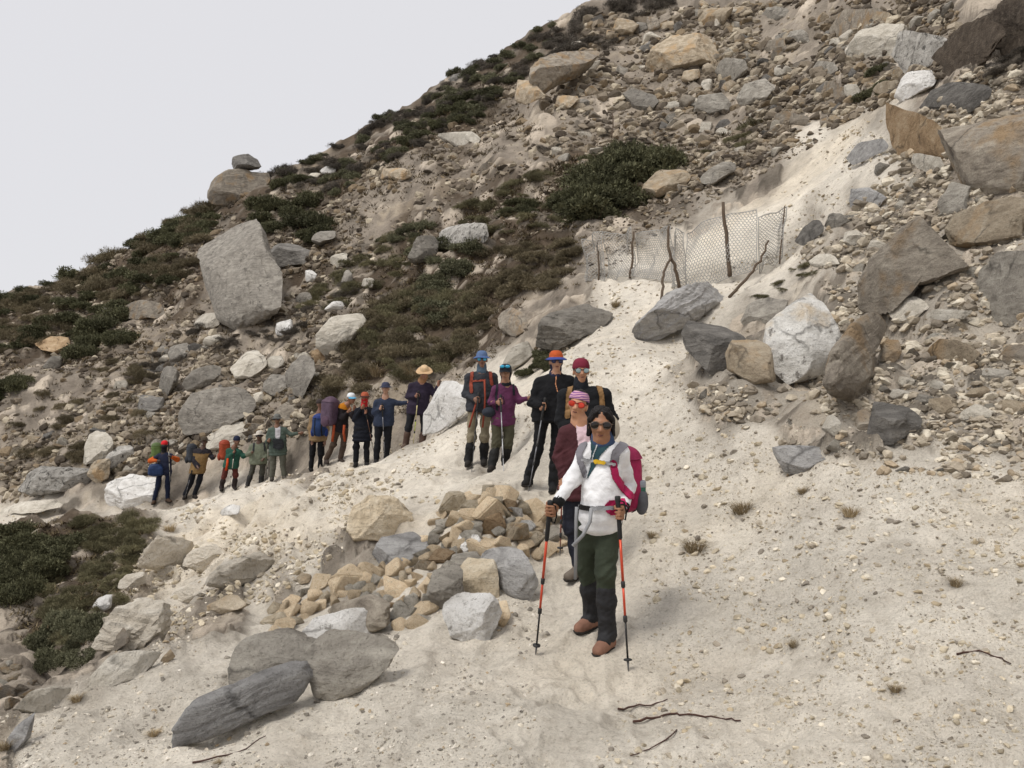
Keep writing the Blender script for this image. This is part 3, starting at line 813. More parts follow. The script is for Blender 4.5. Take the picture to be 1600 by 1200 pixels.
 ('pale boulder with a white top at the foot of the stone heap', 'white', '691,961 710,940 750,931 771,955 782,980 776,997 740,1004 707,992', dict(sub=6, T=36, facets=8, top=0.35)),
 ('tall pale cream block in the stone heap', 'cream', '713,917 735,884 766,877 777,905 780,937 750,936 724,928', dict(sub=5, T=26)),
 ('rounded grey boulder left of the tall pale block', 'grey', '668,932 680,899 706,887 722,905 724,943 690,957 671,947', dict(sub=5, T=26)),
 ('dark grey leaning slab at the right of the stone heap', 'slate', '750,865 780,861 811,869 827,895 840,922 826,938 795,923 770,902', dict(sub=5, T=22, facets=5)),
 ('grey block behind the tall pale block', 'grey', '703,892 715,869 746,864 757,880 741,893', {}),
 ('big tan boulder with a white left side above the stone heap', 'cream', '547,822 555,795 580,774 620,784 647,812 642,832 610,840 558,840', dict(sub=6, T=45, facets=7)),
 ('tilted blue-grey slab left of the stone heap', 'slate', '581,872 595,849 640,841 670,837 662,856 640,872 600,883', dict(sub=5, T=26, lean=0.6)),
 ('flat brown-grey slab behind the white-faced boulder', 'brown', '508,967 530,944 580,934 607,945 606,972 590,982 560,966', dict(sub=5, strata=0.04)),
 ('dark flat stone crowning the stone heap', 'dark', '759,773 774,763 795,761 800,772 785,778', dict(T=14, sub=4)),
 ('round orange-brown stone right of the white-topped boulder', 'orange', '765,966 772,945 791,942 798,962 786,980 770,977', dict(sub=4)),
 ('round white stone in the middle of the stone heap', 'white', '711,856 720,838 741,836 752,851 741,866 718,868', dict(sub=4)),
 ('low white rock at the lip of the hollow on the left', 'pale', '143,1057 165,1030 200,1021 243,1025 232,1047 190,1063 148,1068', dict(sub=5, T=40, lean=0.7)),
 ('white rock at the lower left corner', 'pale', '18,1117 45,1084 80,1077 100,1082 92,1102 50,1118', dict(sub=5, T=34)),
 ('blue-grey slate rock at the lower left edge', 'slate', '14,1160 28,1128 46,1120 44,1156 28,1178', dict(sink=0.6)),
 ('overhanging cream ledge on the eroded bank, the upper one', 'bank', '287,882 300,863 340,853 357,865 322,891', dict(strata=0.06, T=24, lean=-0.1)),
 ('flat ledge sticking out of the eroded bank below the upper one', 'bank', '259,940 280,924 315,914 322,930 286,945', dict(strata=0.06, T=24, lean=-0.1)),
 ('dark-edged ledge at the right end of the eroded bank', 'tan', '326,946 350,934 384,933 377,950 345,957', dict(strata=0.06, T=22, lean=-0.1)),
 ('rounded lump of pale bank rock above the hollow', 'pale', '196,985 205,965 228,958 236,980 228,1004 205,1006', dict(amp=0.12)),
 ('dark rounded lump beside the pale bank rock', 'brown', '166,1002 176,985 196,984 202,1002 186,1014', {}),
 ('triangular pale stone standing in the gravel at lower left', 'tan', '250,1033 265,1017 272,1028 262,1036', dict(T=12)),
 ('yellowish flat boulder on the far left slope', 'ochre', '58,535 70,525 100,527 108,538 92,552 72,546', {}),
 ('brown rock ledge in the bushes of the far left slope', 'brown', '190,480 215,468 245,475 255,492 222,500 196,496', {}),
 ('grey boulder under the pale track on the left slope', 'grey', '250,585 262,572 276,580 276,602 262,622 250,606', {}),
 ('rounded boulder breaking the skyline right of the balanced boulder', 'dark', '510,238 520,225 533,228 534,243 518,250', dict(D=50)),
 ('small dark boulder on the skyline halfway up', 'dark', '697,124 704,114 720,113 724,126 708,134', dict(D=49.5)),
 ('cream boulder above the pale track in the middle', 'pale', '514,410 522,394 540,396 543,414 528,420', {}),
 ('white stone below the dark overhanging rock', 'white', '476,428 482,420 494,430 490,442 478,440', {}),
 ('grey boulder below the pale wedge boulder', 'grey', '412,600 425,585 444,590 448,608 430,618 414,612', {}),
 ('flat tan rock behind the hiker with the orange backpack', 'pale', '322,690 340,668 372,660 396,668 400,690 360,700 330,702', dict(T=40)),
 ('brown boulder hidden between the hikers and the heath', 'brown', '430,642 444,628 462,632 466,652 448,662 432,656', {}),
]

MORE = """brown 1283,150 1290,125 1312,122 1318,158 1295,160
pale 1319,150 1325,128 1340,135 1345,155 1325,158
tan 1366,140 1375,127 1393,125 1397,140 1380,148
tan 1362,38 1370,18 1388,14 1395,30 1380,42
grey 1228,62 1240,42 1262,48 1266,66 1245,70
pale 1428,262 1440,235 1462,240 1470,262 1450,275
grey 1468,320 1478,285 1505,280 1520,310 1500,335 1475,338
pale 1318,378 1325,362 1348,358 1350,372 1330,385
pale 1352,388 1362,375 1388,373 1385,386 1362,394
pale 1262,412 1285,396 1312,398 1310,412 1280,418
dark 1244,378 1258,358 1280,342 1290,348 1280,366 1255,384
grey 1292,352 1300,335 1325,332 1326,346 1305,358
brown 1375,565 1385,540 1408,530 1405,555 1390,570
pale 1388,620 1400,608 1422,608 1420,622 1398,628
grey 1425,630 1440,616 1458,620 1455,632
tan 1508,620 1522,608 1545,603 1540,614 1518,624
pale 1500,650 1530,632 1556,632 1545,648 1512,658
pale 1404,600 1410,588 1425,588 1427,600 1412,606
pale 1454,605 1460,594 1474,595 1474,606 1462,610
brown 1560,560 1572,540 1600,538 1610,560 1580,575
grey 1530,590 1545,575 1575,578 1578,592 1550,600
tan 1556,640 1575,625 1602,628 1606,645 1575,652
grey 992,48 996,32 1010,33 1012,46 1000,52
brown 1010,46 1014,22 1028,26 1030,46 1018,50
tan 1030,48 1035,32 1052,34 1054,48
tan 1146,26 1150,4 1172,2 1176,22 1160,30
grey 1132,46 1140,30 1162,32 1158,46
tan 868,168 872,148 895,145 903,158 890,172
grey 905,164 908,152 922,154 922,166
tan 1065,122 1072,106 1090,108 1094,124 1078,130
pale 1095,140 1100,120 1112,122 1114,140 1104,146
pale 892,74 895,62 908,62 910,74
tan 946,60 950,44 964,48 964,60 954,64
grey 1192,30 1202,10 1230,8 1236,26 1212,36
brown 1196,75 1206,58 1226,60 1228,78 1208,84
pale 1210,110 1222,98 1240,102 1238,116 1220,120
grey 1268,110 1280,92 1304,94 1306,112 1284,120
brown 1062,160 1070,146 1086,150 1086,166 1070,170
white 500,268 510,258 524,262 522,272 506,274
pale 480,275 492,268 502,272 498,280
grey 490,380 500,362 522,358 524,372 505,384
grey 533,442 538,420 550,424 552,442 540,450
pale 565,448 570,434 584,438 582,450
white 508,484 516,470 534,472 540,482 520,488
pale 305,508 312,490 330,488 342,500 330,512 310,514
grey 262,566 266,545 285,535 295,548 285,570 268,575
grey 246,556 250,540 262,542 262,558 252,562
pale 318,538 326,522 344,524 345,538 328,544
white 430,520 434,498 452,498 458,515 442,525
pale 158,492 165,472 178,470 180,488 166,496
grey 70,574 78,556 92,556 96,572 82,580
pale 386,626 392,612 410,612 412,628 396,634
pale 415,574 420,556 440,556 446,570 430,580
grey 462,470 470,455 486,458 488,472 472,478
pale 190,915 198,900 222,896 226,912 205,920
white 146,950 152,932 170,935 172,950 158,956
white 345,800 356,790 372,792 370,802 352,806
tan 462,905 470,895 486,896 486,908 470,912"""
ADJ = {'brown': 'brown-grey', 'pale': 'cream', 'tan': 'tan', 'grey': 'grey', 'white': 'white', 'dark': 'dark'}
for ln in MORE.splitlines():
    m_, o_ = ln.split(' ', 1)
    ol = pts(o_)
    xs_ = [p[0] for p in ol]; cx_, cy_ = sum(xs_) / len(ol), sum(p[1] for p in ol) / len(ol)
    w_ = max(xs_) - min(xs_)
    B.append((f"{'small ' if w_ < 25 else ''}{'flat ' if w_ > 1.7 * (max(p[1] for p in ol) - min(p[1] for p in ol)) else ''}{ADJ[m_]} {'ledge' if 170 < cx_ < 460 and cy_ > 780 else 'boulder'} {place(cx_, cy_)}", 'bank' if cx_ < 460 and cy_ > 780 and m_ != 'white' else m_, o_, dict(sub=3 if w_ < 32 else 4, strata=0.06 if cx_ < 460 and cy_ > 780 else 0.0)))
B += [
 ('big pale conglomerate lump at the foot of the eroded bank', 'bank', '163,1002 175,960 215,938 257,944 264,975 241,1007 200,1014', dict(amp=0.18, strata=0.08, lean=-0.15, facets=4)),
 ('layered pale ledge at the right of the eroded bank', 'bank', '328,908 350,880 397,866 424,880 402,908 360,918', dict(amp=0.12, strata=0.09, lean=-0.2, facets=4)),
 ('crumbling pale ledge just below the path edge', 'bank', '222,882 240,850 275,837 303,850 287,877 250,890', dict(amp=0.14, strata=0.08, lean=-0.2, facets=4)),
]
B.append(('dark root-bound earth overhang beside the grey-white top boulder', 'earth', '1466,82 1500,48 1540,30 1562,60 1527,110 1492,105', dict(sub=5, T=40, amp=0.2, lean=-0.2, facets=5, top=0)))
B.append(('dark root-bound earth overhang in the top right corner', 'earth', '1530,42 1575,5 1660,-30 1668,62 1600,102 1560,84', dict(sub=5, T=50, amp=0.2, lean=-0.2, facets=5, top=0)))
HEAP = pts('768,770 800,764 832,778 870,812 886,852 842,874 800,866 752,858 712,872 690,900 668,930 668,968 640,984 612,968 605,940 560,930 500,950 470,968 430,990 414,972 440,946 480,922 540,898 590,886 640,876 662,842 690,800 730,778')
SKIRT = []
for row in B:
    ol = pts(row[2])
    if row[1] == 'grey' and ol[0][0] < 1000 and ol[0][1] < 740: row = (row[0], 'weather', row[2], row[3])
    outline_rock(row[0], row[1], ol, **row[3])
    x0, x1 = min(p[0] for p in ol), max(p[0] for p in ol); y1 = max(p[1] for p in ol)
    if 'balanced' in row[0] or 'ledge' in row[0] or 'overhang' in row[0] or 'roofing' in row[0]: continue
    for k in range(int(6 + (x1 - x0) / 5)):
        i = random.randrange(len(ol)); a_, b_ = ol[i], ol[(i + 1) % len(ol)]
        w_ = random.random(); x, y = a_[0] * w_ + b_[0] * (1 - w_), a_[1] * w_ + b_[1] * (1 - w_)
        if y < y1 - 0.45 * (y1 - min(p[1] for p in ol)): continue
        if in1(x, y, HEAP): continue
        SKIRT.append((x + random.gauss(0, 3), y + random.uniform(-1, 6), random.choice((2.5, 3, 3.5, 4, 5, 6, 8))))

# --- stones of the heap beside the path
def ell_radial(ax, az, r_):
    th = np.linspace(-math.pi, math.pi, 181)
    R = 1 / np.sqrt((np.cos(th) / ax) ** 2 + (np.sin(th) / az) ** 2)
    return th, R
PROT = []
for i in range(24):          # broken blocks: sharp faces with worn edges
    r_ = np.random.default_rng(300 + i)
    p = r_.normal(size=(11, 3)); p /= np.linalg.norm(p, axis=1)[:, None]
    p = np.sign(p) * np.abs(p) ** 0.75
    p *= np.array([r_.uniform(0.85, 1.2), r_.uniform(0.7, 1.0), r_.uniform(0.5, 0.8)]) * r_.uniform(0.85, 1.05, (11, 1))
    bm = bmesh.new()
    for a_ in p:
        bm.verts.new(a_)
    hl = bmesh.ops.convex_hull(bm, input=bm.verts)
    bmesh.ops.delete(bm, geom=[g_ for g_ in hl['geom_interior'] if isinstance(g_, bmesh.types.BMVert)], context='VERTS')
    bmesh.ops.dissolve_limit(bm, angle_limit=0.22, verts=bm.verts, edges=bm.edges)
    bmesh.ops.bevel(bm, geom=list(bm.edges), offset=0.055, segments=2, affect='EDGES', clamp_overlap=True)
    bmesh.ops.triangulate(bm, faces=bm.faces)
    me = bpy.data.meshes.new('stone'); bm.to_mesh(me); bm.free()
    V_ = np.array([v.co for v in me.vertices]); V_ = V_ + (0.03 * vnoise(V_ * 2.5 + i * 3.3, 300 + i))[:, None] * V_
    me.vertices.foreach_set('co', V_.astype(np.float32).ravel()); me.update()
    me.materials.append(RM['grey'])
    PROT.append(me)
def stone(name, mat, loc, size, rot, label, group, cat='stone', prot=None):
    me = PROT[prot if prot is not None else random.randrange(len(PROT))]
    o = obj(name, me, loc=loc, label=label, category=cat, group=group)
    o.scale = (size, size, size)
    o.rotation_euler = rot
    o.material_slots[0].link = 'OBJECT'
    o.material_slots[0].material = RM[mat]
    return o
cells = []
tries = 0
while len(cells) < 280 and tries < 30000:
    tries += 1
    x, y = random.uniform(410, 890), random.uniform(762, 990)
    if not in1(x, y, HEAP):
        continue
    s = random.choice((9, 10, 11, 12, 13, 15, 17, 20, 24)) * (1.0 if x > 600 else 0.85)
    if all((x - a) ** 2 + ((y - b_) * 1.25) ** 2 > (0.64 * (s + c_)) ** 2 for a, b_, c_ in cells):
        cells.append((x, y, s))
cmats = ['orange'] * 12 + ['tan'] * 1 + ['pale'] * 5 + ['ochre', 'white', 'cream', 'cream']
words = {'orange': 'warm tan', 'tan': 'brownish tan', 'pale': 'cream', 'ochre': 'rusty', 'white': 'white', 'cream': 'yellowish cream', 'grey': 'grey', 'slate': 'blue-grey'}
for x, y, s in cells:
    D = hit(x, y)
    if D > 8.4: continue
    m = random.choice(cmats)
    up = 0.06 * math.exp(-((x - 770) / 70) ** 2 - ((y - 815) / 45) ** 2)
    p = W(x, y, D) + np.array([0, -0.02, up])
    big = 'large' if s > 15 else ('mid-sized' if s > 11 else 'small')
    where = 'in the heap left of the front hiker' if x > 640 else 'in the tail of the heap running down to the left'
    stone('heap_stone', m, p, s * D / F * 1.62, (random.uniform(-0.6, 0.6), random.uniform(-0.6, 0.6), random.uniform(0, 6.28)), f'{big} {words[m]} heap stone {place(x, y)}', 'stones of the heap beside the path')
TWW = {'tan': 'tan', 'brown': 'brown', 'pale': 'cream'}
for x, y, s, m in ((8, 1048, 14, 'tan'), (20, 1060, 12, 'tan'), (30, 1078, 15, 'brown'), (10, 1085, 20, 'brown'), (38, 1092, 16, 'tan'), (18, 1100, 13, 'tan'), (50, 1068, 8, 'brown'), (5, 1068, 11, 'pale'), (24, 1042, 9, 'tan'), (15, 1036, 8, 'pale')):
    D = (hit(x, y) or 7)
    wh = ('upper' if y < 1055 else 'lower' if y > 1080 else 'middle') + (' left' if x < 16 else ' right') + (', large' if s > 13 else ', small' if s < 10 else '')
    stone('heap_stone', m, W(x, y, D), s * D / F * 1.15, (random.uniform(-0.5, 0.5), random.uniform(-0.5, 0.5), random.uniform(0, 6)), f'{TWW[m]} angular stone in the pile at the left edge, {wh}', 'stones piled at the left edge')

# --- loose rubble: the largest are single stones, the rest is rubble nobody could count
HULL = []
HULLB, HULLC = [], []
for i in range(60):
    r_ = np.random.default_rng(900 + i)
    p = r_.normal(size=(10 if i < 26 else 22 if i < 44 else 7, 3)); p /= np.linalg.norm(p, axis=1)[:, None]
    p *= np.array([1.0, r_.uniform(0.6, 1.0), r_.uniform(0.4, 0.75)]) * r_.uniform(0.85, 1.1, (len(p), 1))
    bm = bmesh.new()
    for a_ in p:
        bm.verts.new(a_)
    res = bmesh.ops.convex_hull(bm, input=bm.verts)
    bm.verts.index_update()
    bmesh.ops.triangulate(bm, faces=bm.faces)
    (HULL if i < 26 else HULLB if i < 44 else HULLC).append((np.array([v.co for v in bm.verts]), np.array([[v.index for v in f.verts] for f in bm.faces])))
    bm.free()
rub, t, b = new_mat('rubble_stone')
at = t.nodes.new('ShaderNodeAttribute'); at.attribute_name = 'tone'
tc = t.nodes.new('ShaderNodeTexCoord')
n1 = N(t, 'ShaderNodeTexNoise', Scale=18.0, Detail=8.0, Roughness=0.7)
t.links.new(tc.outputs['Object'], n1.inputs['Vector'])
t.links.new(mixc(t, 1.0, at.outputs['Color'], ramp(t, n1.outputs[0], [(0.3, (0.62, 0.6, 0.57)), (0.5, (1, 1, 1)), (0.7, (1.25, 1.24, 1.22))]), 'MULTIPLY'), b.inputs['Base Color'])
b.inputs['Roughness'].default_value = 0.95
b.inputs['Specular IOR Level'].default_value = 0.15
bp = N(t, 'ShaderNodeBump', Strength=0.6, Distance=0.03)
t.links.new(n1.outputs[0], bp.inputs['Height']); t.links.new(bp.outputs[0], b.inputs['Normal'])

PALS = {
    'hill': [('#867b6c', 5), ('#9d9281', 4), ('#685f54', 4), ('#b8ad99', 2), ('#857661', 2), ('#544c43', 2)],
    'right': [('#a89d8c', 5), ('#bfb4a1', 5), ('#8a8174', 3), ('#d3cab8', 3), ('#ac9c85', 2), ('#6e665b', 1)],
    'sand': [('#cbbfa8', 6), ('#b3a893', 4), ('#a89e8e', 3), ('#ded5c3', 3), ('#8f877b', 2), ('#b5a68c', 2)],
    'gravel': [('#cfc6b5', 5), ('#aaa397', 5), ('#8b857b', 3), ('#e0d9cc', 3), ('#ab9a80', 1)],
}
ZONES = [  # name, what it is, outline, count, smallest, largest px, steepness of the size law, palette
 ('rubble', 'grey and tan rubble covering the upper right slope', '915,25 1500,-20 1490,110 1410,150 1250,225 1090,300 1000,320 850,240 850,150 900,80', 8000, 3.2, 27, 1.8, 'hill'),
 ('rubble', 'tan and grey rubble between the boulders on the right', '1240,400 1330,330 1420,200 1500,110 1700,90 1700,760 1330,735 1110,650 1060,600 1200,600 1310,480', 7600, 3.2, 27, 1.8, 'right'),
 ('rubble', 'pale rubble strewn over the far left slope', '-150,520 0,485 330,335 520,255 800,110 840,250 640,345 560,440 500,540 440,480 300,520 230,600 100,700 -150,780', 6600, 2.7, 20, 2.0, 'hill'),
 ('rubble', 'jumbled rubble among the boulders above the hikers', '230,560 320,510 450,470 580,470 560,520 500,620 480,680 330,700 240,740 120,760 0,790 0,700 140,660', 4200, 3.4, 27, 1.75, 'hill'),
 ('gravel', 'small stones scattered over the pale scree', '860,560 930,445 1090,430 1230,390 1190,330 1290,220 1410,150 1420,230 1330,330 1250,400 1130,480 1070,560 1100,650 1000,720 960,640', 1700, 2.0, 9, 2.4, 'sand'),
 ('gravel', 'small stones scattered over the sandy slope at the right', '1000,720 1130,650 1340,730 1750,740 1750,1260 900,1260 1000,1000', 12000, 1.8, 15, 2.75, 'sand'),
 ('gravel', 'grey gravel around the big stones in the foreground', '-100,1260 -60,1150 80,1080 250,1000 430,985 520,1000 640,985 700,960 840,930 860,1000 830,1080 880,1260', 6500, 2.0, 11, 2.6, 'gravel'),
 ('gravel', 'crumbled stones on the eroded bank below the path', '150,850 260,800 600,710 700,735 690,790 560,770 540,860 440,930 300,985 170,1010 200,920', 3000, 2.2, 15, 2.2, 'sand'),
 ('gravel', 'gravel along the path behind the first hikers', '-100,830 -100,795 250,778 440,740 600,700 720,640 860,600 850,760 740,760 600,720 440,770 180,815', 1300, 1.8, 7, 2.5, 'sand'),
]
ZONES += [
 ('rubble', 'thin rubble on the slope behind the wire fence', '850,250 1000,320 1090,300 1250,225 1310,205 1090,330 1000,390 930,445 900,440 860,380', 1300, 2.4, 13, 2.1, 'hill'),
 ('rubble', 'thin rubble on the middle slope between the bushes', '640,345 840,250 900,350 740,400 560,440 480,540 450,470 560,360', 1000, 2.4, 13, 2.1, 'hill'),
]
cand = []
for zi, (nm, lb, pl, cnt, lo, hi, pw, pal) in enumerate(ZONES):
    pl = pts(pl)
    r_ = np.random.default_rng(50 + zi)
    xs = [p[0] for p in pl]; ys = [p[1] for p in pl]
    got = 0
    X_ = r_.uniform(min(xs), max(xs), cnt * 8); Y_ = r_.uniform(min(ys), max(ys), cnt * 8)
    nz = fbm(np.stack([X_ / 60, Y_ / 40, X_ * 0 + zi], 1), 3, 33 + zi)
    ok = in_poly(X_, Y_, pl) & (nz + r_.uniform(-0.7, 0.7, len(X_)) > -0.12)
    X_, Y_ = X_[ok][:cnt], Y_[ok][:cnt]
    u = r_.uniform(0, 1, len(X_))
    a_ = 1 - pw
    S_ = (lo ** (a_) + u * (hi ** a_ - lo ** a_)) ** (1 / a_)
    cs, wts = zip(*PALS[pal])
    wts = np.array(wts) / sum(wts)
    ci = r_.choice(len(cs), len(X_), p=wts)
    for x, y, s, c_ in zip(X_, Y_, S_, ci):
        D = hit(x, y)
        if D is not None and not (410 < x < 890 and 760 < y < 995 and in1(x, y, HEAP) and s > 5):
            cand.append((s, x, y, D, zi, cs[c_]))
for x, y, s in SKIRT:
    D = hit(x, y)
    if D is not None:
        zi = 6 if y > 760 else (1 if x > 1050 else 3)
        cand.append((min(s, 8), x, y, D, zi, random.choice(PALS[ZONES[zi][7]])[0]))
cand.sort(key=lambda c_: -c_[0] * (1 if 0 < c_[1] < 1600 and 0 < c_[2] < 1200 else 0.01))
SINGLE = {
    0: ('loose {} stone in the rubble of the upper right slope', 'stones on the upper right slope'),
    1: ('loose {} stone between the boulders on the right', 'stones between the right-hand boulders'),
    2: ('loose {} stone on the far left slope', 'stones on the far left slope'),
    3: ('loose {} stone in the boulder field above the hikers', 'stones in the boulder field above the hikers'),
    4: ('small {} stone lying on the pale scree', 'stones on the pale scree'),
    5: ('loose {} stone on the sandy slope at the right', 'stones on the sandy slope at the right'),
    6: ('loose {} stone in the foreground gravel', 'stones in the foreground gravel'),
    7: ('loose {} stone on the eroded bank below the path', 'stones on the eroded bank'),
    8: ('', 'stones along the path'), 9: ('', 'stones behind the wire fence'), 10: ('', 'stones between the bushes of the middle slope'),
}
TONE = {'hill': ('grey', 'brown', 'tan', 'pale', 'dark'), 'right': ('grey', 'brown', 'tan', 'pale'), 'sand': ('pale', 'grey', 'slate', 'tan'), 'gravel': ('pale', 'grey', 'white')}
TW = {'grey': 'grey', 'brown': 'brown-grey', 'tan': 'tan', 'pale': 'cream', 'dark': 'dark', 'slate': 'blue-grey', 'white': 'white'}
NS = 290
for s, x, y, D, zi, c_ in cand[:NS]:
    m = random.choice(TONE[ZONES[zi][7]])
    stone('loose_stone', m, W(x, y, D + 0.3 * s * D / F), s * D / F * 0.62, (random.uniform(-0.5, 0.7), random.uniform(-0.5, 0.5), random.uniform(0, 6.28)), f"{'large' if s > 15 else 'mid-sized' if s > 11 else 'small'} loose {TW[m]} stone {place(x, y)}", SINGLE[zi][1])
for zi, zn in enumerate(ZONES):
    Vs, Fs, Cs, base_i = [], [], [], 0
    for s, x, y, D, z_, c_ in cand[NS:]:
        if z_ != zi: continue
        hv, hf = random.choice(HULLB if s > 9 else HULL if s > 5 else HULLC)
        m = Matrix.Rotation(random.uniform(0, 6.28), 3, 'Z') @ Matrix.Rotation(random.uniform(-0.6, 0.6), 3, 'X') @ Matrix.Rotation(random.uniform(-0.6, 0.6), 3, 'Y')
        R_ = np.array(m)
        sz = s * D / F * 0.58
        Vs.append(hv @ R_.T * sz + W(x, y, D) + np.array([0, sz * 0.2, 0]))
        Fs.append(hf + base_i); base_i += len(hv)
        cc = np.array(lin(c_)) * random.uniform(0.8, 1.12)
        Cs.append(np.tile(np.array([*cc, 1.0]), (len(hv), 1)))
    me = mesh_np(zn[0], np.concatenate(Vs), np.concatenate(Fs), False, [rub])
    ca = me.color_attributes.new('tone', 'FLOAT_COLOR', 'POINT')
    ca.data.foreach_set('color', np.concatenate(Cs).astype(np.float32).ravel())
    obj(zn[0], me, kind='stuff', label=zn[1], category=zn[0])
# ------------------------------------------------------------------ plants
def leaf_mat(name, cols, rough=0.8):
    m, t, b = new_mat(name)
    oi = t.nodes.new('ShaderNodeObjectInfo')
    at = t.nodes.new('ShaderNodeAttribute'); at.attribute_name = 'leaf'
    tc = t.nodes.new('ShaderNodeTexCoord')
    n1 = N(t, 'ShaderNodeTexNoise', Scale=2.5, Detail=3.0)
    t.links.new(tc.outputs['Object'], n1.inputs['Vector'])
    ma = N(t, 'ShaderNodeMath', _operation='ADD'); t.links.new(at.outputs['Fac'], ma.inputs[0]); t.links.new(n1.outputs[0], ma.inputs[1])
    mb = N(t, 'ShaderNodeMath', _operation='MULTIPLY'); mb.inputs[1].default_value = 0.5; t.links.new(ma.outputs[0], mb.inputs[0])
    c = ramp(t, mb.outputs[0], [(0.25, cols[0]), (0.5, cols[1]), (0.75, cols[2])])
    hs = N(t, 'ShaderNodeHueSaturation')
    rv = N(t, 'ShaderNodeMapRange'); rv.inputs[3].default_value = 0.7; rv.inputs[4].default_value = 1.3
    t.links.new(oi.outputs['Random'], rv.inputs[0]); t.links.new(rv.outputs[0], hs.inputs['Value']); t.links.new(c, hs.inputs['Color'])
    t.links.new(hs.outputs[0], b.inputs['Base Color'])
    b.inputs['Roughness'].default_value = rough
    b.inputs['Specular IOR Level'].default_value = 0.15
    return m
LM = {
    'juniper': leaf_mat('juniper_leaves', [(0.046, 0.047, 0.026), (0.090, 0.091, 0.049), (0.165, 0.160, 0.09)]),
    'green': leaf_mat('green_heath_leaves', [(0.060, 0.061, 0.036), (0.115, 0.115, 0.068), (0.20, 0.195, 0.12)]),
    'heath': leaf_mat('brown_heath_leaves', [(0.070, 0.056, 0.034), (0.145, 0.120, 0.073), (0.25, 0.212, 0.138)]),
    'olive': leaf_mat('olive_heath_leaves', [(0.078, 0.071, 0.038), (0.15, 0.137, 0.075), (0.255, 0.232, 0.14)]),
    'dusk': leaf_mat('dark_bare_twigs', [(0.052, 0.044, 0.036), (0.10, 0.086, 0.071), (0.17, 0.150, 0.122)]),
    'straw': leaf_mat('dry_grass_blades', [(0.24, 0.18, 0.10), (0.36, 0.28, 0.17), (0.50, 0.41, 0.27)]),
}
twig = solid('#4a3a2c', 0.9, name='twig_bark')

def leaves(seed, n, lobes, lsize, spread, style, up=0.4):
    """leaf blades through an uneven lobed crown sitting on z=0, radius about 1"""
    r_ = np.random.default_rng(seed)
    ctr = []
    for k in range(lobes):
        a = r_.uniform(0, 6.283); rr = math.sqrt(r_.uniform(0, 1)) * 0.72
        ctr.append((rr * math.cos(a), rr * math.sin(a), r_.uniform(0.10, 0.55) * (1.05 - 0.5 * rr), r_.uniform(0.22, 0.42)))
    ctr = np.array(ctr)
    li = r_.integers(0, lobes, n)
    d = r_.normal(size=(n, 3)); d /= np.linalg.norm(d, axis=1)[:, None]
    d[:, 2] = np.where(d[:, 2] < -0.2, -d[:, 2], d[:, 2])
    rad = ctr[li, 3] * (0.55 + 0.55 * r_.uniform(0, 1, n) ** 0.5)
    # tufts: leaves gather on sprays
    spray = vnoise(d * 4.0 + li[:, None] * 9.1, seed)
    rad *= 1 + 0.32 * spray
    P = ctr[li, :3] + d * rad[:, None] * np.array([1, 1, 0.85])
    P[:, 2] = np.maximum(P[:, 2], -0.02)
    ax = d + spread * r_.normal(size=(n, 3)); ax[:, 2] += up
    ax /= np.linalg.norm(ax, axis=1)[:, None]
    sd = np.cross(ax, r_.normal(size=(n, 3))); sd /= np.linalg.norm(sd, axis=1)[:, None] + 1e-9
    ln = lsize * r_.uniform(0.6, 1.5, n)[:, None]
    w = ln * (0.42 if style == 'leaf' else 0.13)
    A = P - sd * w; B_ = P + sd * w; C = P + ax * ln * 1.5
    V = np.stack([A, B_, C], 1).reshape(-1, 3)
    Fc = np.arange(n * 3).reshape(n, 3)
    tone = np.repeat(r_.uniform(0, 1, n) * 0.6 + 0.4 * (0.5 + 0.5 * spray), 3)
    return V, Fc, tone
def stems(seed, n, r0):
    r_ = np.random.default_rng(seed)
    V, Fc = [], []
    for k in range(n):
        a = r_.uniform(0, 6.283); p = np.array([0.1 * math.cos(a), 0.1 * math.sin(a), -0.12])
        e = np.array([math.cos(a) * r_.uniform(0.25, 0.75), math.sin(a) * r_.uniform(0.25, 0.75), r_.uniform(0.25, 0.6)])
        mid = (p + e) / 2 + np.array([0, 0, -0.05])
        prev = None
        for q, rr in ((p, r0), (mid, r0 * 0.7), (e, r0 * 0.25)):
            b0 = len(V)
            for s in range(4):
                V.append(q + rr * np.array([math.cos(s * 1.571), math.sin(s * 1.571), 0]))
            if prev is not None:
                for s in range(4):
                    Fc.append((prev + s, prev + (s + 1) % 4, b0 + (s + 1) % 4, b0 + s))
            prev = b0
    return np.array(V), np.array(Fc)
SHRUB = {}
def proto(kind, i, n, lobes, lsize, spread, style, up):
    V, Fc, tone = leaves(1000 + i * 17 + len(kind), n, lobes, lsize, spread, style, up)
    me = mesh_np('foliage', V, Fc, False, [LM[kind]])
    at = me.attributes.new('leaf', 'FLOAT', 'POINT')
    at.data.foreach_set('value', tone.astype(np.float32))
    SHRUB.setdefault(kind, []).append(me)
for i in range(3):
    proto('juniper', i, 6500, 22, 0.060, 0.7, 'leaf', 0.35)
    proto('green', i, 5200, 20, 0.058, 0.8, 'leaf', 0.5)
    proto('heath', i, 4600, 18, 0.085, 0.7, 'blade', 0.7)
    proto('olive', i, 4600, 18, 0.080, 0.8, 'blade', 0.7)
    proto('dusk', i, 4600, 18, 0.075, 1.0, 'blade', 0.4)
STEM = [mesh_np('stem', *stems(70 + i, 9, 0.018), True, [twig]) for i in range(3)]

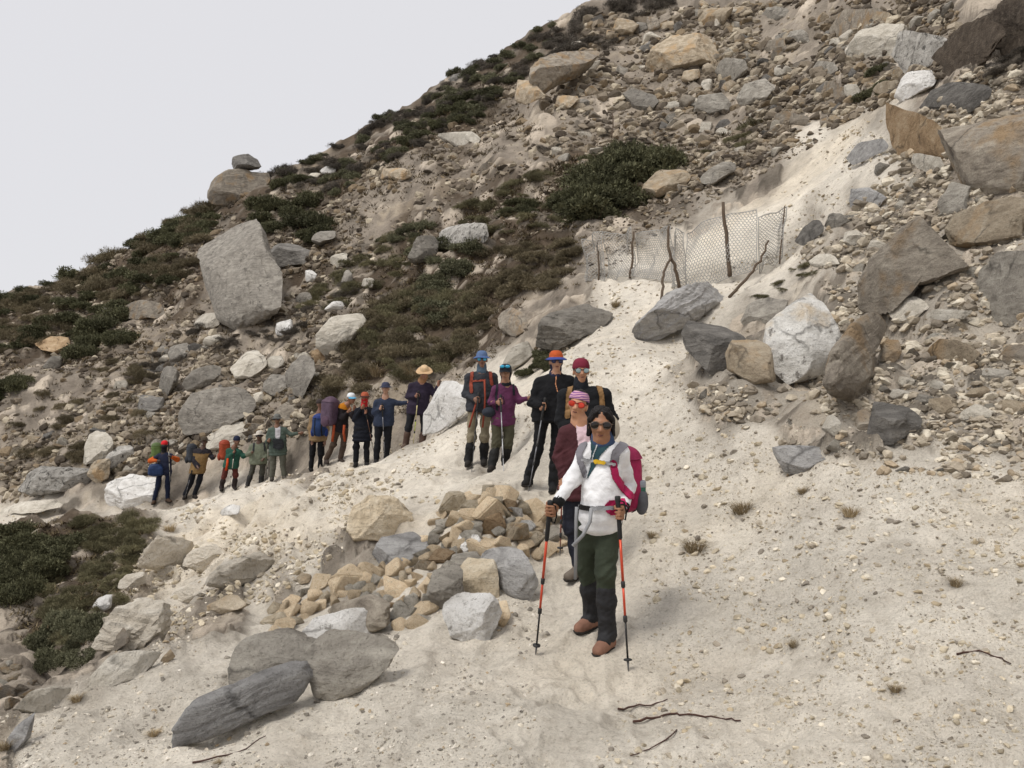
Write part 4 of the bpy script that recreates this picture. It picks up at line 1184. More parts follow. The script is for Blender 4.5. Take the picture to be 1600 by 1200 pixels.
def shrub(name, kind, x, y, size, label, group, D=None, flat=1.0, cat='shrub'):
    for k in range(9):
        D = hit(x, y)
        if D is not None: break
        y += 4
    if D is None:
        return None
    s = 0.5 * size * D / F * 1.5
    e = thing(name, label, cat, W(x, y, D) + np.array([0, 0.25 * s, -0.16 * s]), group)
    e.rotation_euler = (random.uniform(0.0, 0.25), random.uniform(-0.3, 0.0), random.uniform(0, 6.28))
    e.scale = (s * random.uniform(0.9, 1.2), s * random.uniform(0.9, 1.2), s * flat * random.uniform(1.0, 1.5))
    obj('foliage', SHRUB[kind][random.randrange(3)], e)
    obj('stem', STEM[random.randrange(3)], e)
    return e

VZ = [  # name, kind, outline, count, size range px, flatness, label, group
 ('juniper', 'juniper', '882,330 900,262 960,238 1030,252 1042,290 1000,322 930,342', 22, 44, 72, 0.9, 'dark green juniper bush in the large thicket above the wire fence', 'junipers of the thicket above the wire fence'),
 ('juniper', 'juniper', '396,365 412,312 470,296 515,332 512,372 440,384', 16, 26, 44, 0.9, 'dark green juniper right of the balanced boulder', 'junipers right of the balanced boulder'),
 ('juniper', 'juniper', '118,565 150,505 188,494 194,525 150,570', 10, 26, 42, 1.0, 'dark green juniper on the far left slope', 'junipers of the far left slope'),
 ('heath_shrub', 'green', '640,445 660,392 738,384 744,412 690,440 700,500 670,510', 22, 22, 40, 0.8, 'green heath bush below the lichen-blotched boulder', 'green heath below the lichen-blotched boulder'),
 ('juniper', 'juniper', '820,592 828,556 852,545 872,562 850,588', 7, 18, 28, 0.9, 'small dark juniper behind the hiker in black', 'junipers behind the hiker in black'),
 ('juniper', 'juniper', '770,336 800,310 842,312 830,332', 6, 18, 28, 0.8, 'small juniper left of the large thicket', 'small junipers left of the large thicket'),
 ('juniper', 'green', '590,378 640,348 682,345 652,372', 8, 16, 26, 0.8, 'low green juniper beside the pale track', 'low green bushes beside the pale track'),
 ('juniper', 'juniper', '225,380 300,338 332,322 335,352 272,385', 22, 16, 28, 0.9, 'dark juniper on the skyline left of the balanced boulder', 'junipers on the skyline left of the balanced boulder'),
 ('juniper', 'juniper', '424,298 430,272 470,268 484,290', 7, 16, 26, 0.9, 'dark juniper on the skyline right of the balanced boulder', 'junipers on the skyline right of the balanced boulder'),
 ('juniper', 'juniper', '610,215 760,132 802,128 740,190 650,230', 26, 15, 27, 0.8, 'dark juniper high on the ridge below the skyline', 'junipers high on the ridge'),
 ('dark_shrub', 'dusk', '862,90 885,55 905,22 960,2 1050,-10 1045,18 960,42 948,96 890,100', 26, 20, 36, 0.9, 'dark leafless bush at the top of the ridge', 'dark bushes at the top of the ridge'),
 ('juniper', 'juniper', '-20,640 0,600 40,592 45,620 10,650', 6, 22, 34, 1.0, 'dark juniper at the left edge above the path', 'junipers at the left edge above the path'),
 ('juniper', 'juniper', '1332,150 1340,112 1380,102 1392,140 1352,158', 6, 17, 26, 0.9, 'green bush under the large white boulder at the top right', 'bushes under the large white boulder'),
 ('juniper', 'juniper', '-30,830 80,828 92,862 66,940 0,955 -30,940', 22, 32, 52, 1.0, 'dark green bush on the bank at the left edge below the path', 'dark bushes on the bank at the left edge'),
 ('heath_shrub', 'green', '62,1060 58,1000 108,962 158,984 160,1038 110,1064', 16, 24, 40, 1.0, 'green bush overhanging the hollow at lower left', 'green bushes overhanging the hollow'),
 ('heath_shrub', 'heath', '742,460 748,400 895,360 905,440 830,466', 46, 20, 36, 0.75, 'brown heath bush left of the wire fence', 'brown heath left of the wire fence'),
 ('heath_shrub', 'heath', '565,525 600,455 760,440 772,520 705,580 600,602 500,640 500,590', 66, 22, 40, 0.8, 'brown heath bush on the slope behind the hikers', 'brown heath behind the hikers'),
 ('olive_shrub', 'olive', '565,525 600,455 760,440 772,520 705,580 620,592', 34, 20, 36, 0.8, 'olive heath bush on the slope behind the hikers', 'olive heath behind the hikers'),
 ('olive_shrub', 'olive', '700,332 780,292 880,242 900,280 880,345 760,372', 44, 15, 28, 0.65, 'low olive bush left of the large juniper thicket', 'low bushes left of the large thicket'),
 ('heath_shrub', 'heath', '-60,490 0,466 330,318 305,420 180,500 0,565', 95, 18, 36, 0.8, 'brown bush on the far left slope near the skyline', 'brown bushes of the far left slope'),
 ('juniper', 'juniper', '-60,490 0,466 330,318 305,420 180,500 0,565', 60, 17, 36, 0.8, 'dark green bush on the far left slope near the skyline', 'dark bushes of the far left slope'),
 ('dark_shrub', 'dusk', '415,275 520,232 700,118 800,66 880,20 870,70 830,110 760,170 600,262 500,320', 95, 14, 26, 0.8, 'dark bush on the ridge between the balanced boulder and the hollow', 'dark bushes along the ridge'),
 ('juniper', 'green', '415,275 520,232 700,118 800,66 880,20 870,70 830,110 760,170 600,262 500,320', 75, 13, 26, 0.8, 'green bush on the ridge between the balanced boulder and the hollow', 'green bushes along the ridge'),
 ('olive_shrub', 'olive', '450,490 560,400 640,352 680,382 600,450 520,492', 50, 15, 28, 0.7, 'low olive bush along the pale track', 'low olive bushes along the pale track'),
 ('dark_shrub', 'dusk', '200,560 330,500 480,480 560,430 520,520 300,560 240,640', 40, 15, 28, 0.7, 'small dark bush in the boulder field above the hikers', 'small dark bushes in the boulder field'),
 ('olive_shrub', 'olive', '100,826 130,812 236,806 232,852 150,868', 32, 18, 30, 0.9, 'olive bush below the path at the left', 'olive bushes below the path'),
 ('olive_shrub', 'olive', '62,880 215,850 165,1000 72,1010', 52, 20, 34, 0.7, 'olive bush hanging down the bank at the left', 'olive bushes on the bank'),
 ('heath_shrub', 'heath', '100,570 230,560 225,740 60,740 20,660', 32, 14, 30, 0.8, 'brown bush between the boulders above the first hikers', 'brown bushes above the first hikers'),
 ('olive_shrub', 'olive', '1100,240 1190,185 1202,215 1130,245', 10, 14, 26, 0.7, 'low bush at the head of the scree', 'low bushes at the head of the scree'),
 ('dark_shrub', 'dusk', '1478,70 1560,10 1620,-10 1620,140 1530,110', 20, 20, 38, 0.7, 'black root mat hanging over the top right edge', 'root mats at the top right edge'),
 ('olive_shrub', 'olive', '1210,430 1300,400 1330,370 1290,430 1180,470', 8, 12, 22, 0.6, 'small olive bush right of the wire fence', 'small bushes right of the wire fence'),
 ('dark_shrub', 'dusk', '820,240 900,200 1080,215 1100,260 1000,240 880,250', 18, 12, 20, 0.6, 'low dark bush above the large juniper thicket', 'low bushes above the large thicket'),
]
USED = {}
KW = {'juniper': 'dark green juniper', 'green': 'green bush', 'heath': 'brown heath bush', 'olive': 'olive bush', 'dusk': 'dark leafless bush'}
for zi, (nm, kind, pl, cnt, lo, hi, fl, lb, gp) in enumerate(VZ):
    pl = pts(pl)
    xs = [p[0] for p in pl]; ys = [p[1] for p in pl]
    k = 0
    while k < cnt:
        x, y = random.uniform(min(xs), max(xs)), random.uniform(min(ys), max(ys))
        if in1(x, y, pl):
            sz = random.uniform(lo, hi)
            lab = f"{'large' if sz > 32 else 'small' if sz < 19 else 'mid-sized'} {KW[kind]} {place(x, y)}"
            lab = lab if USED.setdefault(lab, gp) == gp else lb
            shrub(nm, kind, x, y + 3, sz, lab, gp, flat=fl)
            k += 1

# dry grass tufts
def tuft(seed, n, h):
    r_ = np.random.default_rng(seed)
    V, Fc = [], []
    for k in range(n):
        a = r_.uniform(0, 6.283); rr = 0.4 * math.sqrt(r_.uniform(0, 1))
        p = np.array([rr * math.cos(a), rr * math.sin(a), -0.05])
        a2 = a + r_.normal() * 0.6; tilt = r_.uniform(0.2, 1.1)
        ln = h * r_.uniform(0.5, 1.1)
        m = p + ln * 0.55 * np.array([math.cos(a2) * tilt * 0.6, math.sin(a2) * tilt * 0.6, 1])
        e = m + ln * 0.5 * np.array([math.cos(a2) * tilt * 1.3, math.sin(a2) * tilt * 1.3, 0.55])
        sd = np.array([-math.sin(a2), math.cos(a2), 0]) * 0.018
        i = len(V)
        V += [p - sd, p + sd, m + sd * 0.7, m - sd * 0.7, e, e]
        Fc += [(i, i + 1, i + 2, i + 3), (i + 3, i + 2, i + 4, i + 5)]
    me = mesh_np('grass_tuft', np.array(V), np.array(Fc), False, [LM['straw']])
    at = me.attributes.new('leaf', 'FLOAT', 'POINT')
    at.data.foreach_set('value', np.repeat(r_.uniform(0, 1, n), 6).astype(np.float32))
    return me
TUFT = [tuft(k, 240, 1.5) for k in range(3)]
for x, y, s, lb in ((1160, 800, 40, 'brown dry grass tuft on the sand right of the front hiker'), (1330, 806, 34, 'dry tuft below the slate wedge'), (1085, 862, 44, 'dry tuft beside a crumbling sand step right of the front hiker'),
                    (1020, 840, 24, 'tiny dry tuft nearest the front hiker'), (1255, 770, 20, 'small yellowish tuft under the slate wedge'), (1495, 915, 30, 'dry tuft on the right slope among small stones'),
                    (1240, 1010, 18, 'small dark tuft on the sand at lower right'), (1400, 1080, 24, 'dark tuft with a stone on the lower right sand'), (640, 590, 34, 'pale bleached grass tuft in the heath behind the hikers'),
                    (590, 585, 36, 'bleached grass tuft behind the hiker in the navy hat'), (962, 478, 20, 'grass tuft beside the flat grey slab'), (265, 830, 24, 'dry tuft on the edge of the path at the left'),
                    (205, 890, 26, 'grass tuft on the eroded bank at the left'), (240, 1150, 22, 'dry tuft in the foreground gravel'), (120, 1095, 24, 'yellow-green tuft on the left lip'), (8, 1170, 26, 'yellow-green tuft at the lower left corner'),
                    (340, 1195, 16, 'reddish dry tuft at the bottom edge'), (1420, 400, 20, 'green-brown tuft by the great brown boulder')):
    D = hit(x, y)
    s_ = 0.5 * s * D / F
    o = obj('grass_tuft', TUFT[random.randrange(3)], loc=W(x, y, D) + np.array([0, 0.1 * s_, -0.15 * s_]), label=lb, category='grass tuft', group='dry grass tufts')
    o.scale = (s_ * 1.3, s_ * 1.3, s_ * 0.9)
    o.rotation_euler = (0, -0.2, random.uniform(0, 6.28))
# dry grass and litter too fine to count
Vs, Fs, Ts, n0 = [], [], [], 0
r_ = np.random.default_rng(5)
GZ = [('540,440 700,330 900,240 1040,300 920,360 905,450 820,470 790,550 640,650 480,660 500,560', 1000, 7), ('-60,500 330,330 520,260 800,100 850,200 600,330 500,430 300,500 -60,640', 1000, 6), ('80,560 300,500 500,480 520,560 470,660 240,720 0,780', 450, 7), ('40,820 240,806 230,880 160,1000 60,1040 20,960', 350, 9), ('840,250 1100,220 1210,170 1240,200 1100,300 1000,330', 250, 6)]
for pl, cnt, sz in GZ:
    pl = pts(pl); xs = [p[0] for p in pl]; ys = [p[1] for p in pl]
    k = 0
    while k < cnt:
        x, y = r_.uniform(min(xs), max(xs)), r_.uniform(min(ys), max(ys))
        if not in1(x, y, pl): continue
        k += 1
        D = hit(x, y)
        if D is None: continue
        s_ = sz * D / F
        nb = 14
        a = r_.uniform(0, 6.283, nb); ln = s_ * r_.uniform(0.6, 1.6, nb); tl = r_.uniform(0.3, 1.4, nb)
        p = W(x, y, D)[None] + np.stack([r_.normal(size=nb) * s_ * 0.6, r_.normal(size=nb) * s_ * 0.6, np.zeros(nb) - 0.1 * s_], 1)
        p[:, 2] += (p[:, 0] - p[0, 0]) * 0.0
        e = p + np.stack([np.cos(a) * tl * ln, np.sin(a) * tl * ln, ln * 0.55], 1)
        sd = np.stack([-np.sin(a), np.cos(a), a * 0], 1) * s_ * 0.13
        Vs.append(np.stack([p - sd, p + sd, e], 1).reshape(-1, 3)); Fs.append(np.arange(nb * 3).reshape(-1, 3) + n0); n0 += nb * 3
        Ts.append(np.repeat(r_.uniform(0, 1, nb), 3))
gd_m = leaf_mat('dry_ground_cover', [(0.07, 0.052, 0.028), (0.135, 0.102, 0.056), (0.24, 0.19, 0.11)])
me = mesh_np('dry_grass', np.concatenate(Vs), np.concatenate(Fs), False, [gd_m])
at = me.attributes.new('leaf', 'FLOAT', 'POINT'); at.data.foreach_set('value', np.concatenate(Ts).astype(np.float32))
obj('dry_grass', me, kind='stuff', label='thin dry grass and litter over the vegetated slope', category='grass')
# ------------------------------------------------------------------ bodies: distance fields meshed into one continuous skin
class Field:
    def __init__(self, vox):
        self.vox = vox; self.p = []
    def cap(self, a, b, ra, rb, k=0.02):
        a = np.asarray(a, float); b = np.asarray(b, float)
        m = max(ra, rb) + k + 2 * self.vox
        self.p.append(('c', a, b, ra, rb, k, np.minimum(a, b) - m, np.maximum(a, b) + m)); return self
    def ell(self, c, r, R=None, k=0.02):
        c = np.asarray(c, float); r = np.asarray(r, float); R = np.eye(3) if R is None else np.asarray(R, float)
        e = np.sqrt((R * R) @ (r * r)) + k + 2 * self.vox
        self.p.append(('e', c, r, R, k, c - e, c + e)); return self
    def box(self, c, h, rnd, R=None, k=0.01):
        c = np.asarray(c, float); h = np.asarray(h, float); R = np.eye(3) if R is None else np.asarray(R, float)
        e = np.abs(R) @ h + rnd + k + 2 * self.vox
        self.p.append(('b', c, h, rnd, R, k, c - e, c + e)); return self
    def mesh(self):
        lo = np.min([q[-2] for q in self.p], 0); hi = np.max([q[-1] for q in self.p], 0)
        v = self.vox
        n = np.ceil((hi - lo) / v).astype(int) + 2
        G = np.full(n, 0.5, np.float32)
        for q in self.p:
            i0 = np.maximum(((q[-2] - lo) / v).astype(int), 0); i1 = np.minimum(((q[-1] - lo) / v).astype(int) + 2, n)
            ax = [lo[d_] + v * np.arange(i0[d_], i1[d_]) for d_ in range(3)]
            P = np.stack(np.meshgrid(*ax, indexing='ij'), -1).astype(np.float32)
            if q[0] == 'c':
                _, a, b, ra, rb, k = q[:6]
                ab = b - a; L2 = float(ab @ ab) + 1e-12
                t = np.clip(((P - a) @ ab) / L2, 0, 1)
                d_ = np.linalg.norm(P - a - t[..., None] * ab, axis=-1) - (ra + (rb - ra) * t)
            elif q[0] == 'e':
                _, c, r, R, k = q[:5]
                L = (P - c) @ R
                k0 = np.linalg.norm(L / r, axis=-1); k1 = np.linalg.norm(L / (r * r), axis=-1) + 1e-9
                d_ = k0 * (k0 - 1) / k1
            else:
                _, c, h, rnd, R, k = q[:6]
                L = np.abs((P - c) @ R) - h
                d_ = np.linalg.norm(np.maximum(L, 0), axis=-1) + np.minimum(L.max(-1), 0) - rnd
            s = tuple(slice(i0[d__], i1[d__]) for d__ in range(3))
            g = G[s]
            hh = np.clip(0.5 + 0.5 * (g - d_) / k, 0, 1)
            G[s] = g * (1 - hh) + d_ * hh - k * hh * (1 - hh)
        # surface nets
        S = G < 0
        cs = np.zeros([x - 1 for x in n], np.int8)
        for a in (0, 1):
            for b in (0, 1):
                for c in (0, 1):
                    cs += S[a:n[0] - 1 + a, b:n[1] - 1 + b, c:n[2] - 1 + c]
        act = (cs > 0) & (cs < 8)
        cells = np.argwhere(act)
        idm = np.full(act.shape, -1, np.int64); idm[act] = np.arange(len(cells))
        acc = np.zeros((len(cells), 3)); cnt = np.zeros(len(cells))
        corners = [(a, b, c) for a in (0, 1) for b in (0, 1) for c in (0, 1)]
        for i, p in enumerate(corners):
            for j in range(i + 1, 8):
                q_ = corners[j]
                if sum(abs(p[m] - q_[m]) for m in range(3)) != 1: continue
                g0 = G[tuple((cells + p).T)]; g1 = G[tuple((cells + q_).T)]
                x = (g0 < 0) != (g1 < 0)
                t = np.where(x, g0 / np.where(x, g0 - g1, 1), 0)
                pos = np.array(p) + t[:, None] * (np.array(q_) - np.array(p))
                acc += pos * x[:, None]; cnt += x
        V = lo + v * (cells + acc / cnt[:, None])
        quads = []
        for ax in range(3):
            sl0 = [slice(0, m) for m in n]; sl1 = [slice(0, m) for m in n]
            sl0[ax] = slice(0, n[ax] - 1); sl1[ax] = slice(1, n[ax])
            A, B2 = S[tuple(sl0)], S[tuple(sl1)]
            e = np.argwhere(A != B2)
            o1, o2 = [(1, 2), (2, 0), (0, 1)][ax]
            ok = (e[:, o1] > 0) & (e[:, o2] > 0) & (e[:, o1] < n[o1] - 1) & (e[:, o2] < n[o2] - 1)
            e = e[ok]
            fl = A[tuple(e.T)]
            d1 = np.zeros(3, int); d1[o1] = 1; d2 = np.zeros(3, int); d2[o2] = 1
            a = idm[tuple((e - d1 - d2).T)]; b = idm[tuple((e - d2).T)]; c = idm[tuple(e.T)]; d_ = idm[tuple((e - d1).T)]
            qd = np.stack([a, b, c, d_], 1)
            qd[~fl] = qd[~fl][:, ::-1]
            quads.append(qd)
        Q = np.concatenate(quads)
        Q = Q[(Q >= 0).all(1)]
        return V, Q

def vnormals(V, Q):
    n = np.cross(V[Q[:, 1]] - V[Q[:, 0]], V[Q[:, 2]] - V[Q[:, 0]])
    N_ = np.zeros_like(V)
    for k in range(Q.shape[1]):
        np.add.at(N_, Q[:, k], n)
    return N_ / (np.linalg.norm(N_, axis=1)[:, None] + 1e-12)

def relax(V, Q, it=2):
    for _ in range(it):
        S = np.zeros_like(V); c = np.zeros(len(V))
        for a in range(4):
            np.add.at(S, Q[:, a], V[Q[:, (a + 1) % 4]]); np.add.at(c, Q[:, a], 1)
        V = 0.5 * V + 0.5 * S / np.maximum(c, 1)[:, None]
    return V

def folds(V, Q, amp, seed, fs=(12, 12, 17), at=None):
    N_ = vnormals(V, Q)
    R_ = Ry(0.6) @ Rx(0.3)
    P = (V @ R_.T) * np.array(fs) + 0.9 * np.stack([vnoise(V * 7, seed), vnoise(V * 7 + 5, seed + 7), vnoise(V * 7 + 9, seed + 8)], 1)
    a = vnoise(P, seed + 1)
    b = vnoise(V * np.array(fs) * 0.4, seed + 2)
    c = vnoise(P * 2.3, seed + 3)
    if at is not None:        # cloth gathers at elbows, knees and waist
        w_ = np.zeros(len(V))
        for c_ in at:
            w_ = np.maximum(w_, np.exp(-(np.linalg.norm(V - c_, axis=1) / 0.13) ** 2))
        amp = amp * (0.65 + 1.1 * w_)
    return V + N_ * (amp * (0.8 * (0.35 - np.abs(a)) + 0.7 * b + 0.3 * (0.3 - np.abs(c))))[:, None]

def patch(VQ, keep, off, thick=0.006, sub=True):
    """a strip lying on a garment: the faces that satisfy keep(P, N), lifted off and given thickness"""
    V, Q = VQ
    if sub:       # split quads once for cleaner edges
        m = len(V)
        ed = {}
        E = np.sort(np.concatenate([Q[:, [0, 1]], Q[:, [1, 2]], Q[:, [2, 3]], Q[:, [3, 0]]]), 1)
        uq, inv = np.unique(E, axis=0, return_inverse=True)
        inv = inv.ravel()
        k = len(Q)
        mid = (V[uq[:, 0]] + V[uq[:, 1]]) / 2
        cen = V[Q].mean(1)
        e01, e12, e23, e30 = (m + inv[i * k:(i + 1) * k] for i in range(4))
        c = m + len(uq) + np.arange(k)
        V = np.concatenate([V, mid, cen])
        Q = np.concatenate([np.stack([Q[:, 0], e01, c, e30], 1), np.stack([e01, Q[:, 1], e12, c], 1), np.stack([c, e12, Q[:, 2], e23], 1), np.stack([e30, c, e23, Q[:, 3]], 1)])
    N_ = vnormals(V, Q)
    cen = V[Q].mean(1); cn = N_[Q].mean(1)
    sel = Q[keep(cen, cn)]
    if len(sel) == 0:
        return None
    us, inv = np.unique(sel, return_inverse=True)
    q = inv.reshape(sel.shape)
    A = V[us] + N_[us] * off; B2 = V[us] + N_[us] * (off + thick)
    n = len(us)
    E = np.concatenate([q[:, [0, 1]], q[:, [1, 2]], q[:, [2, 3]], q[:, [3, 0]]])
    key = np.sort(E, 1); _, i2, cn2 = np.unique(key, axis=0, return_inverse=True, return_counts=True)
    bd = E[cn2[i2.ravel()] == 1]
    side = np.stack([bd[:, 0], bd[:, 1], bd[:, 1] + n, bd[:, 0] + n], 1)
    return np.concatenate([A, B2]), np.concatenate([q[:, ::-1], q + n, side[:, ::-1]])

def seg_d(P, line):
    """distance in the x-z plane from points to a polyline"""
    best = np.full(len(P), 9.0)
    for a, b in zip(line[:-1], line[1:]):
        a = np.array(a); b = np.array(b); ab = b - a
        q = P[:, [0, 2]] - a
        t = np.clip(q @ ab / (ab @ ab + 1e-9), 0, 1)
        best = np.minimum(best, np.linalg.norm(q - t[:, None] * ab, axis=1))
    return best

def Rz(a): return np.array([[math.cos(a), -math.sin(a), 0], [math.sin(a), math.cos(a), 0], [0, 0, 1]])
def Rx(a): return np.array([[1, 0, 0], [0, math.cos(a), -math.sin(a)], [0, math.sin(a), math.cos(a)]])
def Ry(a): return np.array([[math.cos(a), 0, math.sin(a)], [0, 1, 0], [-math.sin(a), 0, math.cos(a)]])
def unit(v):
    v = np.asarray(v, float); return v / (np.linalg.norm(v) + 1e-9)

def tube(path, radii, n=8):
    path = [np.asarray(p, float) for p in path]
    V, Fc = [], []
    up = np.array([0.13, 0.97, 0.2])
    for i, p in enumerate(path):
        t_ = unit(path[min(i + 1, len(path) - 1)] - path[max(i - 1, 0)])
        s = unit(np.cross(t_, up)); w = np.cross(t_, s)
        for k in range(n):
            a = 6.28318 * k / n
            V.append(p + radii[i] * (s * math.cos(a) + w * math.sin(a)))
    for i in range(len(path) - 1):
        for k in range(n):
            Fc.append((i * n + k, i * n + (k + 1) % n, (i + 1) * n + (k + 1) % n, (i + 1) * n + k))
    for base_, c, rev in ((0, path[0], True), ((len(path) - 1) * n, path[-1], False)):
        V.append(c); ci = len(V) - 1
        for k in range(0, n):
            a, b = base_ + k, base_ + (k + 1) % n
            Fc.append((ci, b, a, ci) if rev else (ci, a, b, ci))
    Fc = [f if len(set(f)) == 4 else (f[0], f[1], f[2], f[2]) for f in Fc]
    return np.array(V), np.array(Fc)

def tube_mesh(name, path, radii, mat, n=8):
    V, Fc = tube(path, radii, n)
    bm = bmesh.new()
    vs = [bm.verts.new(v) for v in V]
    for f in Fc:
        ff = []
        for i in f:
            if i not in ff: ff.append(i)
        bm.faces.new([vs[i] for i in ff])
    bmesh.ops.recalc_face_normals(bm, faces=bm.faces)
    me = bpy.data.meshes.new(name); bm.to_mesh(me); bm.free()
    for p in me.polygons: p.use_smooth = True
    me.materials.append(mat)
    return me

def lathe(prof, n=32, wob=0.0, seed=0, ex=1.0, ey=1.12, droop=0.0):
    r_ = np.random.default_rng(seed)
    ph = r_.uniform(0, 6.28)
    V, Fc = [], []
    for j, (r, z) in enumerate(prof):
        for k in range(n):
            a = 6.28318 * k / n
            edge = max(0, (r - 0.10) / 0.08)
            V.append((ex * r * math.cos(a), ey * r * math.sin(a), z + edge * wob * math.sin(2 * a + ph) + edge * wob * 0.5 * math.sin(5 * a + 2 * ph) - droop * edge * abs(math.cos(a))))
    for j in range(len(prof) - 1):
        for k in range(n):
            Fc.append((j * n + k, j * n + (k + 1) % n, (j + 1) * n + (k + 1) % n, (j + 1) * n + k))
    return np.array(V), np.array(Fc)

SHOE_SOLE = solid('#2a2623', 0.9, name='sole_rubber')

def person(label, D, J, skinc='#a87a58', top='#222222', bottom='#222222', shoe='#4a3a30', bulk=1.0, head=(0, 0, 0), gaiter=None, glove=None, hem=0.10,
           grip=None, hat=None, hair=None, glasses=None, scarf=None, girth=1.0, sleeve2=None, foldamp=1.0, chest_patch=None, belly=1.0, extras=None, feet_z=None, legw=1.0):
    """J: joints as photo pixels (px, py[, metres nearer(-)/farther(+)])"""
    fx = D / F
    def pt(k):
        a = J[k]
        return W(a[0], a[1], D + (a[2] if len(a) > 2 else 0.0))
    ank = (pt('AL') + pt('AR')) / 2
    basep = np.array([ank[0], D, min(pt('AL')[2], pt('AR')[2]) - 0.09])
    root = thing('person', label, 'person', basep)
    j = {k: pt(k) - basep for k in J}
    H = j['H']
    Rh = Rz(head[0]) @ Rx(head[1]) @ Ry(head[2])
    def hp(x, y, z): return H + Rh @ np.array([x, y, z])
    near = D < 7
    vb = 0.0075 if near else (0.011 if D < 12 else 0.016)
    vc = 0.010 if near else (0.013 if D < 12 else 0.019)
    out = {}
    def part(name, VQ, mat, smooth=True, parent=None):
        o = obj(name, mesh_np(name, VQ[0], VQ[1], smooth, [mat]), parent or root)
        out[name] = VQ
        return o
    # --- body
    f = Field(vb)
    f.ell(hp(0, .012, .022), (.074, .093, .097), Rh, .02)
    f.ell(hp(0, -.022, -.045), (.050, .064, .062), Rh, .025)
    f.ell(hp(0, -.066, -.088), (.024, .020, .018), Rh, .03)
    f.cap(hp(0, -.086, .008), hp(0, -.110, -.030), .009, .013, .012)
    f.cap(hp(-.013, -.096, -.034), hp(.013, -.096, -.034), .010, .010, .01)
    f.cap(hp(-.036, -.080, .024), hp(.036, -.080, .024), .012, .012, .02)
    f.cap(hp(-.038, -.066, -.020), hp(.038, -.066, -.020), .020, .020, .03)
    f.cap(hp(-.020, -.087, -.056), hp(.020, -.087, -.056), .0075, .0075, .006)
    f.cap(hp(-.017, -.084, -.066), hp(.017, -.084, -.066), .008, .008, .006)
    for s in (-1, 1):
        f.ell(hp(s * .077, .015, -.012), (.011, .022, .032), Rh, .012)
    f.cap(j['N'] + np.array([0, 0.01, -0.04]), hp(0, .02, -.05), 0.047, .046, .015)
    sm = (j['SL'] + j['SR']) / 2; hm = (j['PL'] + j['PR']) / 2
    f.cap(j['SL'] * 0.85 + sm * 0.15, j['SR'] * 0.85 + sm * 0.15, .05, .05, .03)
    f.cap(j['N'], hm, .075, .085, .05)
    for s in 'LR':
        f.cap(j['S' + s], j['E' + s], .040, .034, .02); f.cap(j['E' + s], j['W' + s], .034, .026, .02)
        f.cap(j['P' + s], j['K' + s], .065, .048, .03); f.cap(j['K' + s], j['A' + s], .045, .036, .02)
        f.cap(j['A' + s], j['A' + s] + unit(j['T' + s] - j['A' + s]) * .08 + np.array([0, 0, -.02]), .034, .03, .02)
        # hand
        w = j['W' + s]
        fa = unit(w - j['E' + s])
        g = (grip or {}).get(s)
        if g is not None:
            a0, a1 = pt_line(g, basep)
            axd = unit(a1 - a0)
            tt = float(np.clip((w + fa * .07 - a0) @ axd, 0.03, 9))
            c = a0 + axd * max(0.06, min(tt, 0.11))
            inw = (w - c) - axd * ((w - c) @ axd)
            if np.linalg.norm(inw) < 0.02: inw = np.array([0, 0.05, 0.02])
            inw = unit(inw); sd = np.cross(axd, inw)
            palm = c + inw * .030
            f.cap(w, palm, .027, .028, .015)
            f.cap(palm - axd * .026, palm + axd * .030, .022, .021, .01)
            for q in range(4):
                o_ = c + axd * (-.030 + .0205 * q); rr = .027
                p0 = o_ + inw * .034 + sd * .012; p1 = o_ + sd * rr + inw * .012; p2 = o_ - inw * (rr - .004) + sd * .014; p3 = o_ - inw * (rr - .006) - sd * .014
                fr = (.0088, .0095, .0092, .0080)[q]
                f.cap(p0, p1, fr + .001, fr, .003); f.cap(p1, p2, fr, fr, .003); f.cap(p2, p3, fr, fr - .001, .003)
            o_ = c - axd * .045
            f.cap(o_ + inw * .036 - sd * .006, o_ - sd * .026 + inw * .008, .012, .0105, .005)
            f.cap(o_ - sd * .026 + inw * .008, o_ - inw * .018 - sd * .016, .0105, .009, .004)
        else:
            sd = unit(np.cross(fa, np.array([0.2, 1, 0.1]))); up_ = np.cross(sd, fa)
            f.cap(w, w + fa * .075, .026, .030, .015)
            for q in range(4):
                o_ = w + fa * .085 + sd * (-.027 + .018 * q)
                l = (.030, .036, .034, .026)[q]
                p1 = o_ + fa * l; p2 = p1 + unit(fa - up_ * .7) * l * .8; p3 = p2 + unit(fa * .3 - up_) * l * .6
                f.cap(o_ - fa * .02, p1, .0095, .009, .003); f.cap(p1, p2, .009, .0085, .003); f.cap(p2, p3, .0085, .0075, .003)
            f.cap(w + fa * .03 - sd * .022, w + fa * .065 - sd * .045, .012, .0105, .006); f.cap(w + fa * .065 - sd * .045, w + fa * .095 - sd * .046 - up_ * .012, .0105, .009, .003)
    V, Q = f.mesh()
    part('body', (relax(V, Q, 1), Q), skin(skinc))
    if not glasses:
        for s in (-1, 1):
            e = obj('eye', mesh_np('eye', ICO[2][0] * np.array([.013, .006, .0065]) @ Rh.T + hp(s * .032, -.0815, .006), ICO[2][1], True, [solid('#1c120d', 0.3, name='eye_dark')]), root)
    if D < 12 and not (scarf and scarf[1] == 'mask'):
        obj('mouth', tube_mesh('mouth', [hp(-.024, -.084, -.057), hp(-.012, -.0935, -.0625), hp(0, -.0955, -.064), hp(.012, -.0935, -.0625), hp(.024, -.084, -.057)], [.002, .0045, .0052, .0045, .002], solid('#6b3a33', .6, name='lips'), 6), root)
    # --- upper garment
    f = Field(vc)
    g = bulk * .95
    hemz = hm + (hm - sm) / np.linalg.norm(hm - sm) * hem
    sw = np.linalg.norm(j['SR'] - j['SL']) / 2; hw = np.linalg.norm(j['PR'] - j['PL']) / 2
    xd = unit(j['SR'] - j['SL']); 
